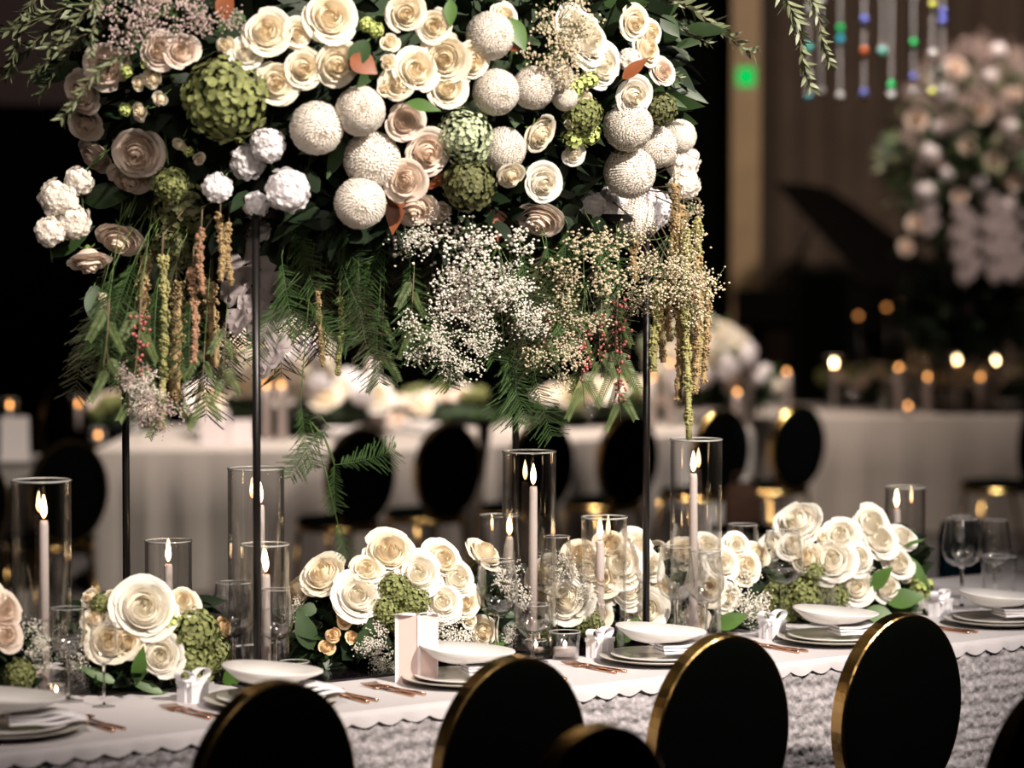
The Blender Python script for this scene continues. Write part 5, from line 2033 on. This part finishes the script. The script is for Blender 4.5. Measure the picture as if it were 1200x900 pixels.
RW = ['rose_white', 'rose', 'stock', 'rose_white', 'stock', 'rose_white', 'rose']
far_bed((225, 450), (511, 509), 0, 95, 17, 'a', 'the white bed behind the left rod', RW, .30, .55)
far_bed((455, 590), (500, 498), 0, 22, 11, 'b', 'the dim bed behind the white tufts', ['rose', 'hydrangea', 'rose_blush', 'rose_white'], .16, .4)
far_bed((625, 780), (503, 491), 0, 40, 14, 'c', 'the cream bed behind the right rod', ['rose', 'hydrangea', 'rose_white', 'rose_blush', 'rose_white'], .20, .45)
far_bed((960, 1110), (476, 476), 0, 34, 10, 'd', 'the bed left of the far candles', ['rose_blush', 'hydrangea', 'rose', 'rose_white'], .22, .4)
far_bed((1115, 1260), (476, 476), 0, 30, 10, 'e', 'the bed at the right edge', ['rose_blush', 'rose', 'hydrangea', 'rose_white'], .22, .4)
far_bed((110, 185), (505, 505), 0, 12, 11, 'f', 'the dim bed behind the rear rod', ['rose_blush', 'rose_white', 'hydrangea'], .16, .3)
far_mound(322, 422, 130, 96, 16.0, 44, 'the round mound behind the left rod', RW, 17)
far_mound(818, 422, 112, 92, 17.4, 44, 'the round mound beside the gold tassels', ['rose_white', 'stock', 'hydrangea_pale', 'rose_white', 'rose_blush'], 17)
far_mound(884, 455, 60, 40, 17.6, 10, 'the small mound by the round one', ['stock', 'rose_white'], 11)

# far candles, vases, glasses, plates
def flame_v():
    mb = MB().lathe([(0.0003, 0.0), (0.0042, 0.006), (0.0058, 0.014), (0.0046, 0.026), (0.0003, 0.044)], 12)
    return mb.mesh('flame', emit_mat('amber_flame', (1, 0.42, 0.12), 9))


FLV = flame_v()
AMB = emit_mat('amber_reflection', (1, 0.38, 0.10), 1.6)
FCG = 'candle cylinders on the far tables'
for x, fy, w_, l in [(1068, 398, 20, 'taller glass cylinder left of centre on the right far table'), (1154, 394, 20, 'glass cylinder with the topmost flame at the far right'),
                     (977, 426, 22, 'glass cylinder at the left end of the right far table'), (1121, 422, 18, 'glass cylinder left of the topmost far flame'),
                     (1166, 424, 18, 'glass cylinder right below the topmost far flame')]:
    P_ = onz(x, 478, TZ + .003)
    candle_pair(x, 478, fy - 8, w_, x, fy + 4, l + ', blurred', 'lit candle in the ' + l, True, FCG, True, TZ + .003)
for x, fy, by, l in [(12, 475, 530, 'glass cylinder above the white card at the left edge'), (92, 473, 505, 'glass cylinder beside the far gold arc chair'), (115, 510, 520, 'low glass by the dim far left flowers')]:
    candle_pair(x, by, fy - 7, 18, x, fy + 4, 'blurred small ' + l, 'blurred candle in the ' + l, True, FCG, True, TZ + .003)
    for o_ in [q for q in COL.objects if q.name.startswith('flame')][-1:]:
        o_.data = FLV
        o_.scale = (1.5, 1.5, .8)


def far_reflection(x, y, Y, l, zbase=TZ + .004):  # orange flame reflections, put in as small glowing votives
    p = aty(x, y, Y)
    zb = zbase
    t = thing('votive_holder', 'blurred amber votive ' + l, 'candle holder', (p.x, p.y, zb), None, 'far amber reflections')
    H_ = max(0.05, p.z - zb)
    link('glass_wall', MB().lathe([(0.0001, 0), (.028, 0), (.032, H_ + .03)], 20).mesh('glass_wall', M['glass_far']), t)
    link('wax', MB().lathe([(0.0001, .003), (.024, .003), (.024, H_ - .005), (.0001, H_ - .005)], 16).mesh('wax', M['wax']), t)
    link('flame', FLV, t, (0, 0, H_ - .003), None, (1.9, 1.9, .62))


for x, y, Y, l in [(312, 453, 15.6, 'left of a pair behind the left front rod'), (330, 453, 15.6, 'right of a pair behind the left front rod'), (785, 427, 16.9, 'beside the hanging tassels'),
                   (764, 444, 16.6, 'just right of the right front rod'), (864, 461, 17.0, 'before the small pale mound'), (878, 434, 17.4, 'above the small pale mound'),
                   (922, 437, 18.0, 'between the pale mound and the far candle'), (1053, 432, 18.3, 'left of the taller far candle'), (1087, 443, 18.3, 'right of the taller far candle'),
                   (1149, 443, 18.3, 'below the topmost far flame'), (1064, 477, 17.9, 'lowest on the right far table'), (1082, 398, 18.9, 'close behind the taller far candle'),
                   (1164, 395, 18.9, 'close behind the topmost far flame')]:
    far_reflection(x, y, Y, l)
# dim orange reflections put in as glowing balls on added stands, stage front
for x, y, l in [(1006, 370, 'largest of the dim ones below the piano'), (981, 382, 'dim one below the black box'), (1039, 360, 'faint one under the piano'), (1054, 356, 'faint right one under the piano'),
                (1082, 380, 'dim one above the taller far candle')]:
    pz_ = aty(x, y, 21.0)
    hz_ = pz_.z - .55
    t = thing('reflection_stand', 'blurred amber reflection spot on an added stand, ' + l, 'reflection spot', (pz_.x, 21.0, .55), None, 'amber reflection spots on the stage')
    link('pole', MB().tube([(0, 0, .01), (0, 0, hz_)], .008, 6).mesh('pole', M['black_metal']), t)
    link('base', MB().lathe([(.0005, 0), (.09, 0), (.09, .01), (.0005, .014)], 20).mesh('base', M['black_metal']), t)
    link('glow_ball', MB().lathe([(a_ * .018, b_ * .018) for a_, b_ in sphere_prof(1, n=8)], 12, Matrix.Translation((0, 0, hz_))).mesh('glow_ball', AMB), t)

PLT = plate_mesh(0.13, .016, M['china'])
for x, y, Y, l in [(485, 505, 15.0, 'blurred white plate right of the far chair behind the fern'), (505, 509, 14.95, 'blurred white plate beside the second far chair'), (700, 497, 15.7, 'blurred white plate left of the right rod'),
                (400, 514, 15.0, 'blurred white plate above the far chair behind the fern'), (1110, 478, 18.0, 'blurred white plate among the far right candles'), (1180, 479, 18.0, 'blurred white plate at the far right edge'),
                (250, 516, 14.95, 'blurred white plate in front of the white flower bed')]:
    p = onz(x, y, TZ + .004)
    props(link('plate', PLT, None, p), l, 'plate', 'far plates')
    bb = props(link('bowl', PM['bowl'], None, p + Vector((0, 0, .018)), (0, 0, .3 * x)), l.replace('blurred white plate', 'blurred white bowl on the plate'), 'bowl', 'far bowls')
# white cards and boxes
for x0, x1, y0, y1, l in [(0, 33, 488, 541, 'blurred tall white card standing at the left edge'), (235, 268, 480, 524, 'blurred white card standing left of the left front rod'), (270, 297, 492, 522, 'blurred blush card beside the white one')]:
    pb = onz((x0 + x1) / 2, y1, TZ + .004)
    kk = pb.y / F
    ww, hh_ = (x1 - x0) * kk, (y1 - y0) * kk
    t = thing('place_card', l, 'card', pb)
    link('front_panel', MB().box((0, 0, hh_ / 2), (ww, .004, hh_), Matrix.Rotation(-.12, 4, 'X')).mesh('front_panel', M['card_edge'], False), t)
    link('back_panel', MB().box((0, .0, hh_ / 2), (ww, .004, hh_), Matrix.Translation((0, hh_ * .24, 0)) @ Matrix.Rotation(.12, 4, 'X')).mesh('back_panel', M['card_edge'], False), t)
# glass columns behind the flowers
for x, y0, y1, w_, l in [(437, 420, 505, 12, 'tall slim blurred white candle column behind the fern'), (447, 450, 505, 10, 'shorter slim blurred white candle beside the tall one')]:
    p = onz(x, y1, TZ + .004)
    kk = p.y / F
    t = thing('pillar_candle', l, 'candle', p)
    hh_ = (y1 - y0) * kk
    link('wax', MB().tube([(0, 0, 0), (0, 0, hh_)], w_ * kk / 2, 16).mesh('wax', M['wax']), t)
    link('wick', MB().tube([(0, 0, hh_), (0, 0, hh_ + .012)], .0015, 5).mesh('wick', M['wick']), t)
# far wine glasses
for x, y, l in [(350, 512, 'behind the orchid spray'), (375, 512, 'left of the far chair behind the fern'), (1000, 482, 'left on the right far table'), (1040, 482, 'beside the far amber reflection'), (1140, 482, 'near the far plate'), (690, 505, 'left of the right rod far away'), (160, 520, 'beside the left rear rod far away')]:
    p = onz(x, y, TZ + .004)
    t = thing('wine_glass', 'blurred clear wine glass ' + l, 'wine glass', p, None, 'far wine glasses')
    for n_, m_ in zip(('bowl', 'stem', 'rim'), WN):
        link(n_, m_, t)

# ------------------------------------------------------------------ the blurred tall arrangement at the right
Yr = 18.4
Cr = aty(1165, 190, Yr)
Sr = (1.0, .6, .62)
t = thing('flower_stand', 'blurred tall dark stand under the far right hanging flowers', 'flower stand', (Cr.x, Cr.y, TZ + .002))
for sx in (-1, 1):
    for sy in (-1, 1):
        link('rod', MB().tube([(sx * .35, sy * .2, 0), (sx * .35, sy * .2, 1.35)], .012, 8).mesh('rod', M['black_metal']), t)
link('base_plate', MB().box((0, 0, .005), (.8, .5, .01)).mesh('base_plate', M['black_mirror'], False), t)
link('top_frame', MB().box((0, 0, 1.35), (.75, .45, .02)).mesh('top_frame', M['black_metal'], False), t)
f2 = thing('foliage', 'blurred green leaves behind the far right hanging flowers', 'foliage')
f2['kind'] = 'stuff'
leaf_mass('leaves', Cr, (Sr[0] * .72, Sr[1], Sr[2]), 0, 900, .16, .07, M['leaf'], 77, None, .3, f2)
leaf_mass('leaves', Cr, (Sr[0] * .78, Sr[1], Sr[2] * 1.05), 0, 420, .14, .04, M['olive'], 79, None, .7, f2)
leaf_mass('leaves', aty(1130, 360, Yr), (.42, .3, .28), 0, 600, .18, .09, M['leaf_dark'], 78, None, .2, f2)
rr_ = random.Random(8)
for i, (x, y) in enumerate([(1085, 225), (1075, 262), (1110, 205), (1062, 290), (1150, 215), (1165, 190), (1090, 180), (1125, 230), (1180, 240), (1190, 210), (1100, 150), (1150, 130), (1185, 150), (1135, 170), (1110, 110),
                            (1120, 80), (1160, 90), (1190, 110), (1170, 60), (1075, 140)]):
    flower('rose_blush' if i % 2 else 'stock', aty(x, y, Yr - .5), (rr_.uniform(-.4, .4), -1, .3), rr_.uniform(8, 13) * Yr / F, 'far', '', 3.0,
           'auto:in the far right tall flowers')
for i, (x, y, s_) in enumerate([(1100, 85, .16), (1140, 70, .18), (1180, 85, .18), (1080, 110, .14), (1160, 130, .18), (1110, 140, .15), (1190, 170, .16), (1070, 165, .12), (1090, 200, .12), (1130, 110, .16)]):
    spray('gyp_pink', aty(x, y, Yr - .45), (rr_.uniform(-.5, .5), -1, .6), s_, 'x')
    REG.setdefault(('in the far right tall flowers', '', 'bud spray'), []).append((x, [o for o in COL.objects if o.name.startswith('gypsophila')][-1], 'blurred dusky'))
for i, (x, y, L_) in enumerate([(1135, 240, 75), (1172, 225, 85), (1190, 230, 80), (1090, 215, 50)]):
    t = thing('orchid_spray', f'blurred pale orchid spray, {nth((1, 2, 3, 0)[i], 4)} under the far right tall flowers', 'orchid', aty(x, y, Yr - .5), (0, math.pi, 0), 'blooms of the far right tall arrangement', L_ * Yr / F * 1.2)
    link('blossoms', ME['orchid'][1][0], t)
    link('stem', ME['orchid'][1][1], t)

# ------------------------------------------------------------------ crystal strands
Yc = 14.0
kc = Yc / F
topc = aty(1028, -70, Yc)
ch = thing('crystal_chandelier', 'hanging crystal strands glinting in colours, upper right', 'chandelier', topc)
link('ring', MB().lathe([(.40 + .012 * math.cos(q), .012 * math.sin(q)) for q in [i * math.pi / 4 for i in range(8)]], 40, None, True).mesh('ring', M['black_metal']), ch)
link('cord', MB().tube([(0, 0, 0), (0, 0, 5.9 - topc.z)], .006, 6).mesh('cord', M['black_metal']), ch)
mb = MB()
for a_ in range(4):
    q = a_ * math.pi / 2 + .4
    mb.tube([(.40 * math.cos(q), .40 * math.sin(q), 0), (0, 0, .35)], .005, 5)
link('hanger', mb.mesh('hanger', M['black_metal']), ch)
crystal = mat('crystal', (0.22, 0.20, 0.19), 0.12, spec=0.6)
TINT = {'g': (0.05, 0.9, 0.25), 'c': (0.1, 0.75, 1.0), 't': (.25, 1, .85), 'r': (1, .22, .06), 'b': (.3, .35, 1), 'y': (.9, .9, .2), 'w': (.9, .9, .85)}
TM = {k_: mat('crystal_glint_' + k_, c_, 0.42, metal=1.0) for k_, c_ in TINT.items()}  # coloured light glints put in as tinted metal beads
strands = [(947, 115, [('w', 10), ('t', 55), ('w', 88), ('c', 113)]), (962, 112, [('w', 0)]), (984, 117, [('g', 33), ('c', 46), ('w', 112)]), (1012, 116, [('b', 23), ('r', 60), ('b', 109)]),
           (1034, 62, [('t', 60)]), (1044, 114, [('g', 100), ('w', 112)]), (1070, 112, [('g', 50), ('b', 90)]), (1092, 113, [('y', 5), ('w', 63), ('y', 108)]), (1104, 110, [('b', 14), ('b', 24), ('w', 80)])]
for i, (x, yb, gl) in enumerate(strands):
    pb = aty(x, yb, Yc)
    dx = pb.x - topc.x
    dy = -math.sqrt(max(0, .40 ** 2 - dx * dx)) * (1 if i % 2 else -1)
    pb = aty(x, yb, Yc + dy)
    dx = pb.x - topc.x
    ztop = 0.0
    zb = pb.z - topc.z
    mb = MB()
    zz = ztop
    while zz > zb + .05:
        mb.octa((dx, dy, zz), .011, 1.1)
        zz -= .021
    mb.octa((dx, dy, zb + .02), .024, 1.6)
    mb.tube([(dx, dy, 0.0), (dx, dy, zb + .02)], .0015, 4)
    link('strand', mb.mesh('strand', crystal, False), ch)
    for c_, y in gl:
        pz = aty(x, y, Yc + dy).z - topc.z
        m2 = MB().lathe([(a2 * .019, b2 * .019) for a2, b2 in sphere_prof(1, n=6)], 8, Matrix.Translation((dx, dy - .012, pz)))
        link('glint_bead', m2.mesh('glint_bead', TM[c_], False), ch)

# ------------------------------------------------------------------ piano and speaker on the stage
SZ_ = 0.55
blk = mat('black_lacquer', (0.002, 0.002, 0.002), 0.6, spec=0.08)
PX_ = aty(1060, 400, 22.6).x
pi_ = thing('grand_piano', 'black grand piano with raised lid on the dim stage', 'piano', (PX_ - .57, 22.6, SZ_))


def piano_outline(s=1.0):
    pts = [(-.57, -.75), (.57, -.75), (.57, .8), (.53, 1.05), (.34, 1.15), (.11, 1.05), (-.11, .80), (-.34, .62), (-.53, .35), (-.57, .0)]
    return [(x * s, y * s) for x, y in pts]


def prism(pts, z0, z1, Mx=None):
    n = len(pts)
    vv = [(x, y, z0) for x, y in pts] + [(x, y, z1) for x, y in pts]
    ff = [tuple(range(n))[::-1], tuple(range(n, 2 * n))] + [(i, (i + 1) % n, n + (i + 1) % n, n + i) for i in range(n)]
    return MB().add(vv, ff, Mx)


Rz = Matrix.Rotation(math.radians(-27), 4, 'Z')
link('case', prism(piano_outline(), .66, .98, Rz).mesh('case', blk, False), pi_)
hinge = Rz @ Matrix.Translation((.58, 0, .985)) @ Matrix.Rotation(math.radians(46), 4, 'Y') @ Matrix.Translation((-.58, 0, 0))
link('lid', prism(piano_outline(1.01), 0, .025, hinge).mesh('lid', blk, False), pi_)
link('prop_stick', MB().tube([Rz @ Vector((-.50, .1, .98)), hinge @ Vector((-.40, .1, 0))], .012, 6).mesh('prop_stick', blk), pi_)
link('keyboard_cover', MB().box((0, -.80, .74), (1.0, .16, .05), Rz).mesh('keyboard_cover', blk, False), pi_)
for x, y in ((-.45, -.6), (.45, -.6), (.3, .85)):
    q = Rz @ Vector((x, y, 0))
    link('leg', MB().tube([(q.x, q.y, 0), (q.x, q.y, .66)], lambda s_: .04 + .02 * s_, 8).mesh('leg', blk), pi_)
# lid silhouette target is the upper middle right
sp_ = aty(962, 330, 21.0)
t = thing('loudspeaker', 'black loudspeaker box standing on the stage left of the piano', 'loudspeaker', (sp_.x, 21.0, SZ_))
hz = aty(962, 315, 21.0).z - SZ_
link('cabinet', MB().box((0, 0, hz / 2), (.42, .40, hz)).mesh('cabinet', blk, False), t)
link('grille', MB().box((0, -.205, hz / 2), (.37, .012, hz - .06)).mesh('grille', M['fabric_black'], False), t)
link('handle', MB().tube([(-.08, 0, hz), (-.08, 0, hz + .03), (.08, 0, hz + .03), (.08, 0, hz)], .008, 6).mesh('handle', blk), t)

# ------------------------------------------------------------------ odds and ends seen beyond the near table
# brown upholstered tub seat beside the tall vase
p = onz(868, 700, 0)
br = mat('brown_leather', (0.34, 0.19, 0.13), 0.7, var=0.2)
pz = aty(870, 566, 13.6)
t = thing('handbag', 'blurred brown rounded bag beyond the tallest candle cylinder', 'bag', (pz.x, 13.6, 0.47))
hb_ = pz.z - .47
vv, ff = [], []
for j, (f_, q) in enumerate([(0.86, 0), (1.0, .06), (1.0, .55), (.86, .85), (.55, 1.0), (.01, 1.0)]):
    for i in range(24):
        a_ = 2 * math.pi * i / 24
        vv.append((.095 * f_ * (abs(math.cos(a_)) ** .6) * (1 if math.cos(a_) > 0 else -1), .06 * f_ * (abs(math.sin(a_)) ** .6) * (1 if math.sin(a_) > 0 else -1), q * hb_))
for j in range(5):
    for i in range(24):
        ff.append((j * 24 + i, j * 24 + (i + 1) % 24, (j + 1) * 24 + (i + 1) % 24, (j + 1) * 24 + i))
ff.append(tuple(range(24))[::-1])
link('body', MB().add(vv, ff).mesh('body', br), t)
link('handle', MB().tube([(-.05, 0, hb_ * .95), (-.04, 0, hb_ + .05), (.04, 0, hb_ + .05), (.05, 0, hb_ * .95)], .006, 6).mesh('handle', br), t)
st_ = thing('stool', 'dark round stool carrying the brown bag beyond the tallest candle cylinder', 'stool', (pz.x, 13.6, 0))
link('seat', MB().lathe([(.001, .44), (.16, .44), (.17, .455), (.16, .469), (.001, .4695)], 28).mesh('seat', M['fabric_black']), st_)
for k_ in range(4):
    a_ = k_ * math.pi / 2 + .4
    link('leg', MB().tube([(.12 * math.cos(a_), .12 * math.sin(a_), .44), (.15 * math.cos(a_), .15 * math.sin(a_), 0)], .011, 8).mesh('leg', M['gold']), st_)

# blue draped chair cover seen behind the right wine glasses
bl = mat('blue_cloth', (0.05, 0.20, 0.36), 0.85, var=0.2)
pb_ = aty(1122, 612, 10.2)
t = thing('draped_chair', 'blurred chair with a dark blue jacket over its back, behind the right wine glasses', 'chair', (pb_.x + .02, 10.2, 0))
vv, ff = [], []
for j, (f_, z_) in enumerate([(0.9, .45), (1.0, .6), (1.0, pb_.z - .05), (.85, pb_.z)]):
    for i in range(20):
        a_ = 2 * math.pi * i / 20
        vv.append((.085 * f_ * math.cos(a_) + .006 * math.sin(i * 3), .05 * f_ * math.sin(a_), z_))
for j in range(3):
    for i in range(20):
        ff.append((j * 20 + i, j * 20 + (i + 1) % 20, (j + 1) * 20 + (i + 1) % 20, (j + 1) * 20 + i))
ff.append(tuple(60 + i for i in range(20)))
link('jacket', MB().add(vv, ff).mesh('jacket', bl), t)
link('seat', MB().lathe([(.001, .43), (.19, .43), (.2, .45), (.19, .47), (.001, .47)], 28).mesh('seat', M['fabric_black']), t)
link('back_frame', MB().tube([(-.07, 0, .45), (-.07, 0, pb_.z - .03), (.07, 0, pb_.z - .03), (.07, 0, .45)], .01, 8).mesh('back_frame', M['gold']), t)
for sx in (-1, 1):
    for sy in (-1, 1):
        link('leg', MB().tube([(sx * .13, sy * .13, .43), (sx * .16, sy * .16, 0)], .012, 8).mesh('leg', M['gold']), t)

write_labels()
